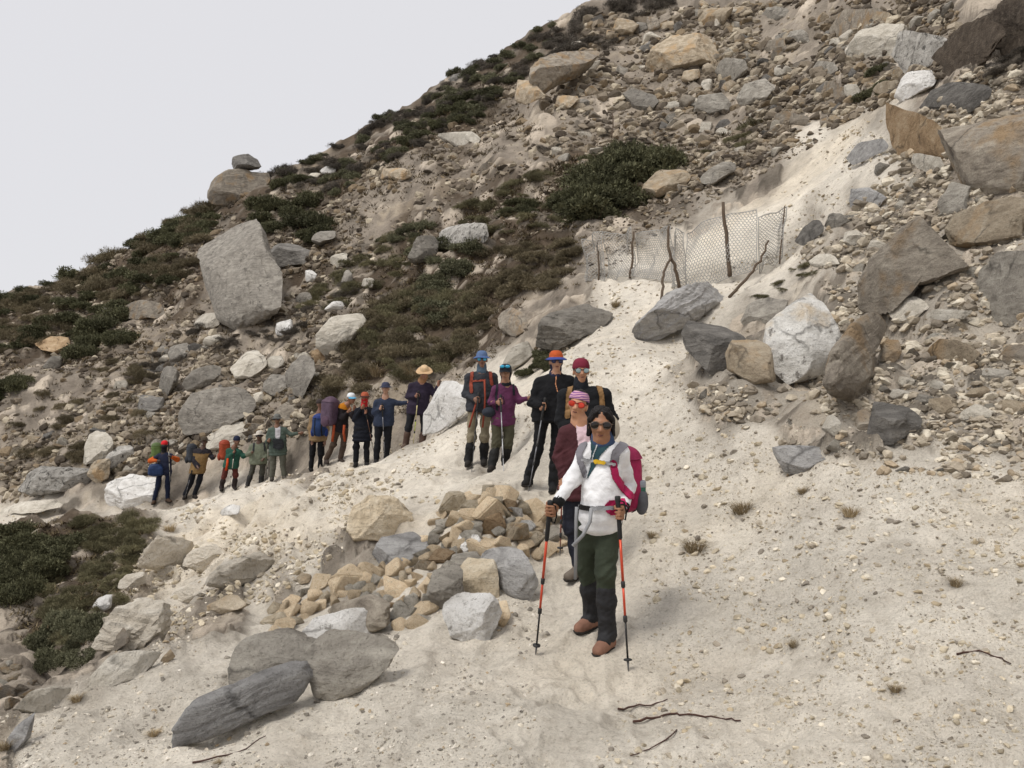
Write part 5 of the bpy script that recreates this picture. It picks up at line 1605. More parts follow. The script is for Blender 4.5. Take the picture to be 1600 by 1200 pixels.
    td = unit(hm - sm); yd = unit(np.cross(td, xd)); Rt = np.stack([xd, yd, np.cross(xd, yd)], 1)
    for i in range(8):
        t_ = i / 7
        c = sm * (1 - t_) + hemz * t_
        prof = np.interp(t_, [0, .15, .4, .65, .85, 1], [0.62, 0.93, 0.97, 0.97, 1.06, 1.02])
        wid = ((sw + .045) * (1 - t_) + (hw + .108) * t_) * prof * girth
        dep = np.interp(t_, [0, .25, .5, .75, 1], [.085, .118, .122 * belly, .132 * belly, .142]) * g
        f.ell(c + np.array([0, -.012 * (belly - 1) * 10 * math.sin(t_ * 3.1), 0]), (max(wid * g, .1), dep, .075 if i not in (7,) else .045), Rt, .05)
    f.cap(sm + (j['SL'] - sm) * .45 + np.array([0, 0, .035]), j['SL'], .058 * g, .066 * g, .04)
    f.cap(sm + (j['SR'] - sm) * .45 + np.array([0, 0, .035]), j['SR'], .058 * g, .066 * g, .04)
    f.cap(sm, j['N'] + np.array([0, .012, .005]), .085 * g, .064, .04)
    for s in 'LR':
        f.cap(j['S' + s], j['E' + s], .062 * g, .053 * g, .035)
        f.cap(j['E' + s], j['W' + s] - unit(j['W' + s] - j['E' + s]) * .02, .053 * g, .041 * g, .03)
    V, Q = f.mesh()
    V = relax(V, Q, 1)
    sd_ = int(D * 100) % 997
    V = folds(V, Q, 0.014 * foldamp, sd_, (11, 11, 24), [j['EL'], j['ER'], hm, sm * .3 + hm * .7 + np.array([.1, -.1, 0]), sm * .3 + hm * .7 + np.array([-.1, -.1, 0])])
    part('jacket', (V, Q), cloth(top))
    if sleeve2:     # second colour on the sleeves
        def ks(P, Nn):
            k = np.zeros(len(P), bool)
            for s in 'LR':
                a, b = j['S' + s], j['W' + s]
                for p, q_ in ((j['S' + s] * .3 + j['E' + s] * .7, j['E' + s]), (j['E' + s], j['W' + s])):
                    ab = q_ - p; tt = np.clip((P - p) @ ab / (ab @ ab), 0, 1)
                    k |= np.linalg.norm(P - p - tt[:, None] * ab, axis=1) < .075
            return k
        pq = patch((V, Q), ks, .001, .004, sub=False)
        if pq: part('sleeve', pq, cloth(sleeve2))
    # --- trousers
    f = Field(vc)
    f.ell(hm + np.array([0, 0, .03]), (hw + .082, .115, .10), Rt, .05)
    for s in 'LR':
        kz = j['K' + s]
        f.cap(j['P' + s], kz, .088 * legw, .066 * legw, .04)
        e_ = j['A' + s] if not gaiter else kz * .55 + j['A' + s] * .45
        f.cap(kz, e_ + np.array([0, 0, .02]), .066 * legw, .060 * legw, .03)
    V2_, Q2_ = f.mesh()
    V2_ = folds(relax(V2_, Q2_, 1), Q2_, 0.016 * foldamp, sd_ + 5, (10, 10, 24), [j['KL'], j['KR'], hm])
    part('trousers', (V2_, Q2_), cloth(bottom))
    if gaiter:
        for s in 'LR':
            f = Field(vc * .8)
            k_, a_ = j['K' + s], j['A' + s]
            f.cap(k_ * .72 + a_ * .28, a_ * .45 + k_ * .55, .060 * legw, .068 * legw, .02); f.cap(a_ * .45 + k_ * .55, a_ + np.array([0, 0, .01]), .068 * legw, .062, .02)
            f.cap(a_ + np.array([0, 0, .0]), a_ + unit(j['T' + s] - a_) * .06 + np.array([0, 0, -.01]), .058, .045, .02)
            V, Q = f.mesh()
            part('gaiter', (folds(relax(V, Q, 1), Q, .010, sd_ + 8, (16, 16, 30)), Q), cloth(gaiter, 0.7))
    for s in 'LR':
        a_, t_ = j['A' + s], j['T' + s]
        dr = t_ - a_; dr[2] = 0; dr = unit(dr)
        dr3 = unit(np.array([dr[0], dr[1], (t_ - a_)[2] * 0.25]))
        f = Field(vc * .85)
        f.cap(a_ + np.array([0, 0, -.005]), a_ - dr * .02 + np.array([0, 0, -.05]), .046, .044, .03)
        f.cap(a_ - dr * .03 + np.array([0, 0, -.055]), a_ + dr * .15 + np.array([0, 0, -.060]), .042, .042, .03)
        f.cap(a_ + dr * .02 + np.array([0, 0, -.025]), a_ + dr * .10 + np.array([0, 0, -.05]), .042, .036, .03)
        V, Q = f.mesh()
        V[:, 2] = np.maximum(V[:, 2], a_[2] - .095)
        o = part('shoe', (V, Q), cloth(shoe, 0.8))
        sole = patch((V, Q), lambda P, Nn: P[:, 2] < a_[2] - .074, .001, .007, sub=False)
        if sole: obj('sole', mesh_np('sole', *sole, True, [SHOE_SOLE]), o)
    # --- head wear
    if scarf:
        f = Field(vc * .7)
        if scarf[1] == 'neck':
            f.cap(j['N'] + np.array([0, -.005, .0]), hp(0, .005, -.088), .078, .070, .02)
        elif scarf[1] == 'mask':
            f.cap(j['N'] + np.array([0, .0, .0]), hp(0, -.01, -.06), .074, .072, .03); f.ell(hp(0, -.03, -.035), (.072, .085, .050), Rh, .02)
        else:           # hood that leaves the face open
            f.cap(j['N'] + np.array([0, .005, -.01]), hp(0, .02, -.10), .085, .066, .02); f.ell(hp(0, .036, .008), (.086, .090, .108), Rh, .03)
        V, Q = f.mesh()
        part('scarf', (folds(relax(V, Q, 1), Q, .008, sd_ + 3, (20, 20, 40)), Q), cloth(scarf[0]))
    if hair:
        f = Field(vc * .6)
        if hair[1] == 'bob':
            f.ell(hp(0, .020, .040), (.083, .093, .090), Rh, .02)
            for s in (-1, 1):
                f.cap(hp(s * .070, .005, .040), hp(s * .080, .015, -.066), .022, .016, .02)
                f.cap(hp(s * .030, -.066, .088), hp(s * .074, -.03, .035), .014, .018, .02)
            f.ell(hp(0, .060, -.03), (.078, .058, .068), Rh, .03)
        else:
            f.ell(hp(0, .026, .036), (.083, .094, .092), Rh, .02)
        V, Q = f.mesh()
        N_ = vnormals(V, Q)
        V = V + N_ * (0.006 * vnoise(V * np.array([90, 90, 14]), 3) + 0.004 * vnoise(V * np.array([150, 150, 30]), 4))[:, None]
        part('hair', (V, Q), cloth(hair[0], 0.55, 'hair'))
    def hat_part(name, prof, col, off=(0, .008, .05), wob=.008, tilt=0.0, parent=None, droop=.012, ex=1.0, ey=1.12):
        V, Q = lathe(prof, 36, wob, sd_, ex, ey, droop)
        V = V @ (Rh @ Rx(tilt)).T + hp(*off)
        return obj(name, mesh_np(name, V, Q, True, [cloth(col)]), parent or root)
    if hat:
        kind, col, col2 = hat
        if kind == 'bucket':
            h = hat_part('hat', [(.001, .088), (.03, .087), (.058, .078), (.076, .055), (.086, .02), (.088, .0), (.092, -.004)], col)
            hat_part('brim', [(.088, .002), (.112, -.010), (.134, -.022), (.136, -.026), (.132, -.027), (.108, -.016), (.088, -.005)], col2 or col, parent=h)
        elif kind == 'wide':
            h = hat_part('hat', [(.001, .090), (.03, .089), (.058, .080), (.076, .058), (.086, .02), (.089, .0)], col)
            hat_part('brim', [(.088, .002), (.122, -.001), (.158, -.008), (.164, -.013), (.158, -.015), (.118, -.008), (.088, -.004)], col2 or col, parent=h, wob=.014)
        elif kind == 'beanie':
            h = hat_part('hat', [(.001, .098), (.03, .096), (.060, .082), (.080, .055), (.090, .018), (.092, -.012), (.089, -.016)], col, off=(0, .012, .042))
        elif kind == 'band':
            V, Q = lathe([(.060, .075), (.078, .052), (.087, .025), (.089, .005), (.087, .003)], 36, 0, sd_, 1.0, 1.14, 0)
            V = V @ (Rh @ Rx(-.15)).T + hp(0, .012, .030)
            m = bandmat(col, col2)
            obj('headband', mesh_np('headband', V, Q, True, [m]), root)
        elif kind == 'cap':
            h = hat_part('cap', [(.001, .090), (.03, .088), (.058, .078), (.077, .055), (.088, .02), (.090, -.010), (.088, -.012)], col, off=(0, .012, .045))
            vis = []
            nn = 14
            for r_i in range(5):
                rr = r_i / 4
                for k in range(nn + 1):
                    a = math.pi * (1 + k / nn)
                    vis.append((.090 * math.cos(a), -.015 + (.075 + rr * .075) * math.sin(a), -.006 - .020 * rr * abs(math.cos(a)) - .012 * rr))
            vis = np.array(vis); top_ = vis + np.array([0, 0, .004])
            q_ = [(r_i * (nn + 1) + k, r_i * (nn + 1) + k + 1, (r_i + 1) * (nn + 1) + k + 1, (r_i + 1) * (nn + 1) + k) for r_i in range(4) for k in range(nn)]
            q_ = np.array(q_); VV_ = np.concatenate([vis, top_]); QQ_ = np.concatenate([q_, q_[:, ::-1] + len(vis)])
            if kind == 'cap':
                obj('visor', mesh_np('visor', VV_ @ Rh.T + hp(0, .012, .045), QQ_, True, [cloth(col2 or col)]), h)
    if glasses:
        fr, ln, zoff = glasses
        gl = obj('sunglasses', tube_mesh('sunglasses', [hp(-.014, -.100, .010 + zoff), hp(0, -.104, .014 + zoff), hp(.014, -.100, .010 + zoff)], [.004] * 3, solid(fr, .4, name='frame_plastic')), root)
        for s in (-1, 1):
            ring = []
            for k in range(15):
                a = 6.28318 * k / 14
                ring.append(hp(s * .037 + .0315 * math.cos(a), -.095 + .010 * abs(math.cos(a)) * (1 if math.cos(a) * s > 0 else .2), .004 + zoff + .0235 * math.sin(a)))
            obj('frame', tube_mesh('frame', ring, [.0042] * 15, solid(fr, .4, name='frame_plastic'), 6), gl)
            obj('lens', mesh_np('lens', (ICO[3][0] * np.array([.031, .005, .023])) @ (Rh @ Rz(-s * .17)).T + hp(s * .037, -.095, .004 + zoff), ICO[3][1], True, [solid(ln, .12, name='lens_glass')]), gl)
            obj('temple', tube_mesh('temple', [hp(s * .064, -.086, .010 + zoff), hp(s * .078, -.03, .010 + zoff), hp(s * .080, .02, .002 + zoff)], [.0035] * 3, solid(fr, .4, name='frame_plastic'), 6), gl)
    if glove:
        for s in 'LR':
            a = j['W' + s]; fa = unit(j['W' + s] - j['E' + s])
            obj('cuff', tube_mesh('cuff', [a - fa * .035, a - fa * .01, a + fa * .022], [.040, .041, .036], cloth(glove), 14), root)
    return root, j, out, basep, hp, Rh

def bandmat(c1, c2):
    key = ('band', c1, c2)
    if key in _cache: return _cache[key]
    m, t, b = new_mat('patterned_band')
    tc = t.nodes.new('ShaderNodeTexCoord')
    n1 = N(t, 'ShaderNodeTexWave', Scale=16.0, Distortion=3.0, Detail=2.0)
    n1.bands_direction = 'Z'
    t.links.new(tc.outputs['Object'], n1.inputs['Vector'])
    t.links.new(ramp(t, n1.outputs['Color'], [(0.3, lin(c1)), (0.7, lin(c2))]), b.inputs['Base Color'])
    b.inputs['Roughness'].default_value = .85
    _cache[key] = m
    return m

def pt_line(g, basep):
    (x0, y0, d0), (x1, y1, d1) = g
    return W(x0, y0, d0) - basep, W(x1, y1, d1) - basep

def pole(label, top_, tip, colors, rad=0.0085, scale=1.0, strap='#1b1b1b'):
    """trekking pole: top_ and tip are (px, py, D)"""
    a, b = W(*top_), W(*tip)
    gz = zground(b[0], b[1])
    L = np.linalg.norm(b - a); d_ = unit(b - a)
    root = thing('trekking_pole', label, 'trekking pole', tuple(b), 'trekking poles')
    o = a - b
    P = lambda t_: o + d_ * t_
    grip_m = solid('#141414', .7, name='grip_foam')
    obj('grip', tube_mesh('grip', [P(-.005), P(.0), P(.02), P(.05), P(.08), P(.14), P(.26), P(.27)], [.012, .019, .019, .0145, .0165, .0150, .0145, .010], grip_m, 12), root)
    c1, c2, c3 = colors
    l1 = .26 + (L - .26) * .36; l2 = .26 + (L - .26) * .62
    obj('upper_shaft', tube_mesh('upper_shaft', [P(.255), P(l1)], [rad * 1.0, rad * 1.0], solid(c1, .35, .3, name='shaft'), 10), root)
    obj('middle_shaft', tube_mesh('middle_shaft', [P(l1), P(l2)], [rad * .88, rad * .88], solid(c2, .35, .3, name='shaft'), 10), root)
    obj('lower_shaft', tube_mesh('lower_shaft', [P(l2), P(L - .05)], [rad * .72, rad * .70], solid(c3, .4, .3, name='shaft'), 10), root)
    for l_ in (l1, l2):
        obj('clamp', tube_mesh('clamp', [P(l_ - .025), P(l_ - .02), P(l_ + .012), P(l_ + .02)], [rad * .9, rad * 1.5, rad * 1.5, rad * .8], solid('#202020', .5, name='clamp_plastic'), 10), root)
    obj('basket', tube_mesh('basket', [P(L - .075), P(L - .07), P(L - .062), P(L - .058)], [rad * .8, .026, .026, rad * .8], solid('#1c1c1c', .6, name='basket_plastic'), 14), root)
    obj('tip', tube_mesh('tip', [P(L - .058), P(L - .012), P(L + .004)], [rad * .8, rad * .55, rad * .3], solid('#777777', .4, .8, name='steel'), 8), root)
    st = [P(.02) + np.array([.0, -.012, 0]), P(.04) + np.array([.035, -.02, .01]), P(.10) + np.array([.05, .0, 0]), P(.15) + np.array([.042, .015, 0]), P(.14) + np.array([.02, .02, 0]), P(.03) + np.array([.0, .016, 0])]
    obj('wrist_strap', tube_mesh('wrist_strap', st, [.0055] * 6, cloth(strap), 6), root)
    return root

def pack(label, center, size, yaw, col, col2, basep=None, tilt=0.0, lid=True, pockets=True, pcol=None, name='backpack', group='backpacks'):
    """rucksack with lid, side pockets and seams; y of its own axes points away from the wearer's back"""
    c = np.asarray(center, float); w, dp, h = size
    root = thing(name, label, 'backpack', tuple(c), group)
    root.rotation_euler = (tilt, 0, yaw)
    v = 0.018 if c[1] > 12 else 0.010
    f = Field(v)
    f.box((0, 0, -h * .03), (w / 2 - .085, dp / 2 - .075, h / 2 - .12), .07, None, .03)
    f.ell((0, dp * .16, -h * .12), (w * .46, dp * .5, h * .36), None, .04)
    f.ell((0, 0, h * .36), (w * .38, dp * .42, h * .15), None, .05)
    V, Q = f.mesh(); V = folds(relax(V, Q, 1), Q, .012, 17, (9, 9, 12))
    obj('pack_body', mesh_np('pack_body', V, Q, True, [cloth(col, .6)]), root)
    if lid:
        q = patch((V, Q), lambda P, Nn: P[:, 2] > h * .34, .002, .012, sub=False)
        if q: obj('lid', mesh_np('lid', *q, True, [cloth(col2, .6)]), root)
    for s in (-1, 1):
        f = Field(v)
        f.ell((s * w * .46, 0, -h * .30), (.045, dp * .36, h * .19), None, .02)
        V3, Q3 = f.mesh()
        if pockets: obj('side_pocket', mesh_np('side_pocket', folds(V3, Q3, .008, 5), Q3, True, [cloth(pcol or col2, .7)]), root)
        x = s * w * .22
        q = patch((V, Q), lambda P, Nn: (np.abs(P[:, 0] - x) < .014) & (Nn[:, 1] > -.2), .003, .004, sub=False)
        if q: obj('compression_strap', mesh_np('compression_strap', *q, True, [cloth('#1d1d1f')]), root)
    return root
def wear_strap(packroot, VQ, basep, keep, col, name='strap', off=.003, thick=.008):
    q = patch(VQ, keep, off, thick)
    if q is None: return None
    o = obj(name, mesh_np(name, q[0], q[1], True, [cloth(col, .7)]), packroot)
    o.matrix_parent_inverse = Matrix.LocRotScale(packroot.location, packroot.rotation_euler, None).inverted()
    o.location = tuple(basep)
    return o
# ------------------------------------------------------------------ the hikers, from the front of the line to its end
def proj(P, basep):
    Q = P + basep
    return 800 + F * Q[:, 0] / Q[:, 1], 600 - F * Q[:, 2] / Q[:, 1]
def fpoly(basep, poly, ny=0.25):
    poly = pts(poly) if isinstance(poly, str) else poly
    return lambda P, Nn: in_poly(*proj(P, basep), poly) & (Nn[:, 1] < ny)
def fline(basep, line, wpx, ny=0.3):
    line = pts(line)
    def k(P, Nn):
        x, y = proj(P, basep)
        best = np.full(len(P), 1e9)
        for (x0, y0), (x1, y1) in zip(line[:-1], line[1:]):
            dx, dy = x1 - x0, y1 - y0
            t_ = np.clip(((x - x0) * dx + (y - y0) * dy) / (dx * dx + dy * dy + 1e-9), 0, 1)
            best = np.minimum(best, np.hypot(x - x0 - t_ * dx, y - y0 - t_ * dy))
        return (best < wpx / 2) & (Nn[:, 1] < ny)
    return k
def onto(P, VQ, name, keep, col, off=.002, thick=.004, rough=.85):
    q = patch(VQ, keep, off, thick)
    if q is not None:
        return obj(name, mesh_np(name, q[0], q[1], True, [cloth(col, rough)]), P)
def Jt(s):
    d_ = {}
    for tok in s.split():
        k, v = tok.split(':')
        d_[k] = tuple(float(x) for x in v.split(','))
    return d_
def dangle(root, pxs, w, col, name='strap_end'):
    P = [W(*p) for p in pxs]
    o = obj(name, tube_mesh(name, P, [w] * len(P), cloth(col), 6), root)
    o.matrix_parent_inverse = Matrix.LocRotScale(root.location, root.rotation_euler, None).inverted()
    return o
def tipD(x, y, dflt):
    h = hit(x, y)
    return h if h and abs(h - dflt) < 0.9 else dflt

# 1 the woman in front, white jacket
D = 5.15
gL = ((860, 783, 4.98), (837, 1023, tipD(837, 1023, 4.9))); gR = ((965, 776, 4.93), (982, 1048, tipD(982, 1048, 4.6)))
root, j, out, bp_, hp, Rh = person('woman in a white zip jacket and dark sunglasses, foremost, with two orange poles', D,
    Jt('H:939,664 N:941,694 SL:916,708 SR:969,709 EL:893,752,-0.05 ER:981,760,0.10 WL:871,786,-0.15 WR:974,793,-0.14 PL:921,817 PR:952,817 KL:918,888,0.12 KR:946,894,-0.10 AL:925,960,0.22 AR:949,992,-0.06 TL:905,978,0.10 TR:932,1014,-0.22'),
    skinc='#94694c', top='#e9e9ea', bottom='#3a4134', shoe='#8a6655', gaiter='#2a2a2c', glove='#161616', hem=.03, grip={'L': gL, 'R': gR}, hair=('#171211', 'bob'),
    glasses=('#5d4a3c', '#1a1210', 0), head=(-.12, .02, .03), girth=.89, belly=1.2, bulk=.97, legw=.98, foldamp=.6)
VQ = out['jacket']
onto(root, VQ, 'inner_collar', fpoly(bp_, '923,690 955,687 952,697 938,712 931,728 918,748 921,728 924,706'), '#28434a', .002, .004)
onto(root, VQ, 'zip', fline(bp_, '934,694 926,715 918,746', 1.6), '#b9bcbd', .008, .003)
f = Field(.006); f.cap(j['N'] + np.array([-.01, -.01, .0]), hp(.0, .0, -.085), .073, .066, .02); f.cap(j['N'] + np.array([0.02, .0, .0]), hp(.02, .02, -.085), .072, .066, .02)
V, Q = f.mesh(); obj('collar', mesh_np('collar', folds(V, Q, .006, 4), Q, True, [cloth('#3a4a66')]), root)
V, Q = lathe([(.02, .02), (.05, .015), (.07, .0), (.092, -.004), (.096, -.008), (.092, -.010), (.068, -.006)], 36, .012, 3)
obj('hanging_hat', mesh_np('hanging_hat', V @ (Rx(1.25) @ Ry(.2)).T + hp(.040, .10, -.02), Q, True, [cloth('#b3a998')]), root)
pk = pack('magenta and grey daypack on the back of the woman in white', W(977, 752, D + .19), (.25, .17, .46), -.3, '#9c2350', '#8a2048', pockets=True, pcol='#5a5b60')
pk_base = bp_
wear_strap(pk, VQ, bp_, fline(bp_, '913,694 906,708 907,722 914,742', 9), '#77757a')
wear_strap(pk, VQ, bp_, fline(bp_, '975,694 962,708 958,726', 13), '#77757a')
wear_strap(pk, VQ, bp_, fline(bp_, '957,724 961,745 972,762 984,775', 10), '#a81c50')
wear_strap(pk, VQ, bp_, fline(bp_, '910,718.5 935,722 958,726', 5), '#9a9a9c', 'chest_strap', .008, .004)
wear_strap(pk, VQ, bp_, fline(bp_, '932,722.3 942,723.4', 6.5), '#c9a21e', 'buckle', .013, .006)
wear_strap(pk, VQ, bp_, fline(bp_, '899,792 930,794 976,792', 6, .5), '#96979a', 'hip_belt', .006, .005)
wear_strap(pk, VQ, bp_, fpoly(bp_, '945,789 952,782 976,780 980,792 976,803 955,805 946,799', .6), '#a81c50', 'hip_wing', .004, .006)
wear_strap(pk, VQ, bp_, fline(bp_, '912,793 920,794', 8, .5), '#1a1a1a', 'buckle', .012, .008)
dangle(pk, [(901, 792, D - .17), (900, 815, D - .18), (900, 842, D - .17), (899, 905, D - .16)], .011, '#8e8f91')
dangle(pk, [(924, 794, D - .19), (922, 815, D - .20), (911, 836, D - .20), (895, 853, D - .19)], .012, '#9a9b9d')
bt = thing('water_bottle', 'green water bottle with a grey lid in the side pocket of the magenta pack', 'bottle', tuple(W(1001, 772, D + .16)))
V, Q = lathe([(.001, -.10), (.033, -.10), (.036, -.09), (.036, .05), (.030, .065)], 24, 0, 0, 1, 1); obj('bottle_body', mesh_np('bottle_body', V, Q, True, [solid('#1f5a49', .25, name='bottle_plastic')]), bt)
V, Q = lathe([(.036, .05), (.037, .052), (.037, .085), (.030, .095), (.001, .096)], 24, 0, 0, 1, 1); obj('lid', mesh_np('lid', V, Q, True, [solid('#8b8f97', .4, name='bottle_lid')]), bt)
pole('orange and black pole of the woman in white nearer the stone heap', *gL, ('#c8492c', '#c8492c', '#1d1b1a'), .009)
pole('orange and black pole of the woman in white beside her pack', *gR, ('#c8492c', '#c8492c', '#1d1b1a'), .009)

# 2 maroon jacket
D = 6.5
g_ = ((879, 738, D - .1), (875, 868, D - .05))
root, j, out, bp_, hp, Rh = person('woman in a maroon jacket with striped headband and red sunglasses', D,
    Jt('H:903,632 N:906,660 SL:884,678 SR:930,676 EL:874,716,-0.02 ER:940,716,0.05 WL:881,748,-0.12 WR:935,745,-0.1 PL:892,757 PR:918,757 KL:892,825 KR:915,825 AL:905,885 AR:920,882,0.1 TL:887,897,-0.12 TR:915,895,-0.1'),
    skinc='#b98a6b', top='#48262a', bottom='#23252f', shoe='#6b6258', hem=.10, grip={'L': g_}, hat=('band', '#7d4f86', '#c79aa8'), hair=('#1d1614', 'short'), glasses=('#8a2018', '#c8361c', 0), head=(-.22, 0, .22), bulk=1.05, gaiter=None)
onto(root, out['jacket'], 'shirt', fpoly(bp_, '900,664 918,664 922,690 918,722 910,725 903,695'), '#d8bdc4')
pole('thin red-brown pole of the woman in maroon', *g_, ('#7a3a2a', '#7a3a2a', '#6b3a2c'), .007)

# 3 man with the maroon cap
D = 8.0
root, j, out, bp_, hp, Rh = person('man in black with a maroon cap, clear glasses and tan pack straps', D,
    Jt('H:908,580 N:908,605 SL:882,618 SR:944,617 EL:874,655 ER:957,655 WL:890,690,-0.1 WR:950,692,-0.1 PL:893,708 PR:927,708 KL:890,765 KR:926,765 AL:888,808 AR:925,808 TL:884,816,-0.15 TR:925,816,-0.15'),
    skinc='#a97c5f', top='#191a1d', bottom='#17181a', shoe='#2a2724', hem=.06, hat=('beanie', '#702335', None), glasses=('#22252a', '#8fa3a6', 0), hair=('#151210', 'short'), bulk=1.1, head=(0.05, 0, 0), scarf=('#1c1f26', 'neck'))
pk = pack('tan rucksack of the man in the maroon cap, seen only by its straps', W(910, 650, D + .22), (.30, .2, .5), 0, '#6d5236', '#4a3a2a')
wear_strap(pk, out['jacket'], bp_, fline(bp_, '893,600 888,618 887,650', 8), '#8a6a45')
wear_strap(pk, out['jacket'], bp_, fline(bp_, '934,598 940,618 942,655', 8), '#8a6a45')

# 4 tall man in black
D = 9.35
g_ = ((852, 622, D - .16), (826, 768, 9.0))
root, j, out, bp_, hp, Rh = person('tall man all in black with an orange and blue bucket hat', D,
    Jt('H:869,565 N:868,586 SL:843,598 SR:890,596 EL:831,627,-0.02 ER:896,632,0.08 WL:846,634,-0.17 WR:890,655 PL:847,650 PR:873,650 KL:841,702 KR:868,706 AL:826,746,0.1 AR:865,756 TL:818,756,-0.08 TR:862,768,-0.16'),
    skinc='#a87f66', top='#141417', bottom='#131316', shoe='#1d1c1c', gaiter='#17171a', hem=.05, grip={'L': g_}, hat=('bucket', '#b8552a', '#3d4b8c'), scarf=('#20243a', 'hood'), glasses=('#1c2030', '#242c58', 0), bulk=1.12, head=(.08, 0, 0))
onto(root, out['jacket'], 'zip', fline(bp_, '869,588 868,600 871,612', 1.3), '#c58a66', .003, .003)
pole('grey pole of the tall man in black', *g_, ('#77787c', '#77787c', '#6a6a6e'), .008)

# 5 magenta top
D = 11.0
g_ = ((782, 617, D - .16), (788, 760, tipD(788, 760, 10.2)))
root, j, out, bp_, hp, Rh = person('slim hiker in a magenta top with blue goggles on a dark cap', D,
    Jt('H:790,583 N:790,600 SL:775,609 SR:802,608 EL:766,629 ER:811,625 WL:776,629,-0.16 WR:826,622,-0.1 PL:777,656 PR:796,656 KL:776,693 KR:795,692 AL:769,726,-0.05 AR:789,718,0.15 TL:766,735,-0.18 TR:790,727,-0.05'),
    skinc='#8f6a52', top='#5a2c4b', bottom='#4c4a3a', shoe='#2b2622', gaiter='#20201f', hem=.06, grip={'L': g_}, hat=('cap', '#23262d', '#1c1f25'), scarf=('#181b22', 'hood'), bulk=.95, head=(-.1, 0.05, 0))
for s in (-1, 1):
    obj('goggle_lens', mesh_np('goggle_lens', ICO[3][0] * np.array([.036, .014, .022]) @ Rh.T + hp(s * .038, -.085, .098), ICO[3][1], True, [solid('#2f9fc4', .15, name='goggle_glass')]), root)
onto(root, out['jacket'], 'shoulder_strap', fline(bp_, '777,602 775,620 777,640', 3.2), '#23242b', .003, .006)
onto(root, out['jacket'], 'shoulder_strap', fline(bp_, '802,602 803,616', 3.2), '#23242b', .003, .006)
f = Field(.012); f.ell(W(764, 644, D - .05) - bp_, (.10, .09, .07), None, .01); V, Q = f.mesh(); obj('hip_bag', mesh_np('hip_bag', folds(V, Q, .01, 3), Q, True, [cloth('#2b2f38')]), root)
pole('long pale pole of the hiker in magenta', *g_, ('#9a9a9c', '#b9b9ba', '#a9a9aa'), .008)

# 6 blue bucket hat
D = 11.5
g_ = ((748, 614, D - .18), (737, 738, tipD(737, 738, 11.2)))
root, j, out, bp_, hp, Rh = person('man in a charcoal top and beige trousers with a blue bucket hat', D,
    Jt('H:753,562 N:753,580 SL:732,590 SR:771,589 EL:727,616 ER:777,618,0.05 WL:742,624,-0.18 WR:772,638 PL:739,638 PR:759,638 KL:737,682 KR:757,682 AL:732,718 AR:756,716,0.1 TL:730,727,-0.15 TR:756,725,-0.08'),
    skinc='#7d5a47', top='#34353a', bottom='#807763', shoe='#2a2724', gaiter='#1a1a1c', hem=.02, grip={'L': g_}, hat=('bucket', '#55698c', '#4a628f'), scarf=('#4a5a68', 'neck'), glasses=('#20252b', '#3fa6c8', 0), head=(.05, 0, 0), bulk=1.02)
pk = pack('rucksack with orange straps on the man in the blue bucket hat', W(754, 612, D + .22), (.28, .18, .48), 0, '#3a3b40', '#8f4230')
wear_strap(pk, out['jacket'], bp_, fline(bp_, '738,580 736,598 737,612', 5), '#8f4230')
wear_strap(pk, out['jacket'], bp_, fline(bp_, '766,580 768,600', 5), '#8f4230')
wear_strap(pk, out['jacket'], bp_, fline(bp_, '737,596 757,594', 2.6), '#8f4230', 'chest_strap')
dangle(pk, [(757, 594, D - .15), (758, 620, D - .17), (757, 640, D - .16), (754, 668, D - .15)], .014, '#8f4230')
dangle(pk, [(744, 630, D - .16), (738, 650, D - .17), (733, 668, D - .16)], .014, '#8f4230')
pole('dark pole of the man in the blue bucket hat', *g_, ('#3a3a3c', '#3a3a3c', '#2e2e30'), .008)

# 7 straw hat, purple top
D = 14.7
gL = ((654, 611, D - .2), (645, 702, D - .1)); gR = ((687, 593, D - .15), (689, 689, tipD(689, 689, 14.8)))
root, j, out, bp_, hp, Rh = person('woman in a purple top and straw sun hat looking down', D,
    Jt('H:663,582,-0.05 N:659,596 SL:643,603 SR:671,604 EL:636,620 ER:679,617 WL:650,619,-0.18 WR:685,603,-0.14 PL:643,641 PR:663,641 KL:638,669 KR:663,669 AL:634,693,-0.02 AR:659,694,-0.1 TL:631,699,-0.12 TR:661,700,-0.25'),
    skinc='#8a6350', top='#2b2333', bottom='#1d1d22', shoe='#5a4a40', gaiter='#4a382f', hem=.06, grip={'L': gL, 'R': gR}, hat=('wide', '#cdb18c', '#c8a882'), scarf=('#8f6b4e', 'neck'), head=(.1, .45, 0))
pole('yellow pole in the right hand of the woman in the straw hat', *gL, ('#c9bd8a', '#b4c23c', '#b9b07a'), .009)
pole('thin dark pole raised in the left hand of the woman in the straw hat', *gR, ('#3a3630', '#55504a', '#6a6052'), .008)

# 8 navy brimmed hat
D = 16.0
g_ = ((597, 631, D - .2), (601, 712, D - .1))
root, j, out, bp_, hp, Rh = person('man in a navy fleece and navy brimmed hat reaching towards the woman in purple', D,
    Jt('H:602.5,607 N:602,621 SL:589,629 SR:614,628 EL:585,645 ER:624,630 WL:594,639,-0.18 WR:637,629,-0.05 PL:592,662 PR:607,662 KL:590,692 KR:605,692 AL:588,718 AR:604,718 TL:586,725,-0.15 TR:604,725,-0.15'),
    skinc='#a8836e', top='#2a3244', bottom='#15161b', shoe='#222020', hem=.03, grip={'L': g_}, hat=('bucket', '#3a3d52', '#2f3244'), bulk=1.08, legw=1.05)
pole('grey pole of the man in the navy hat', *g_, ('#8a8a8e', '#8a8a8e', '#8a8a8e'), .008)

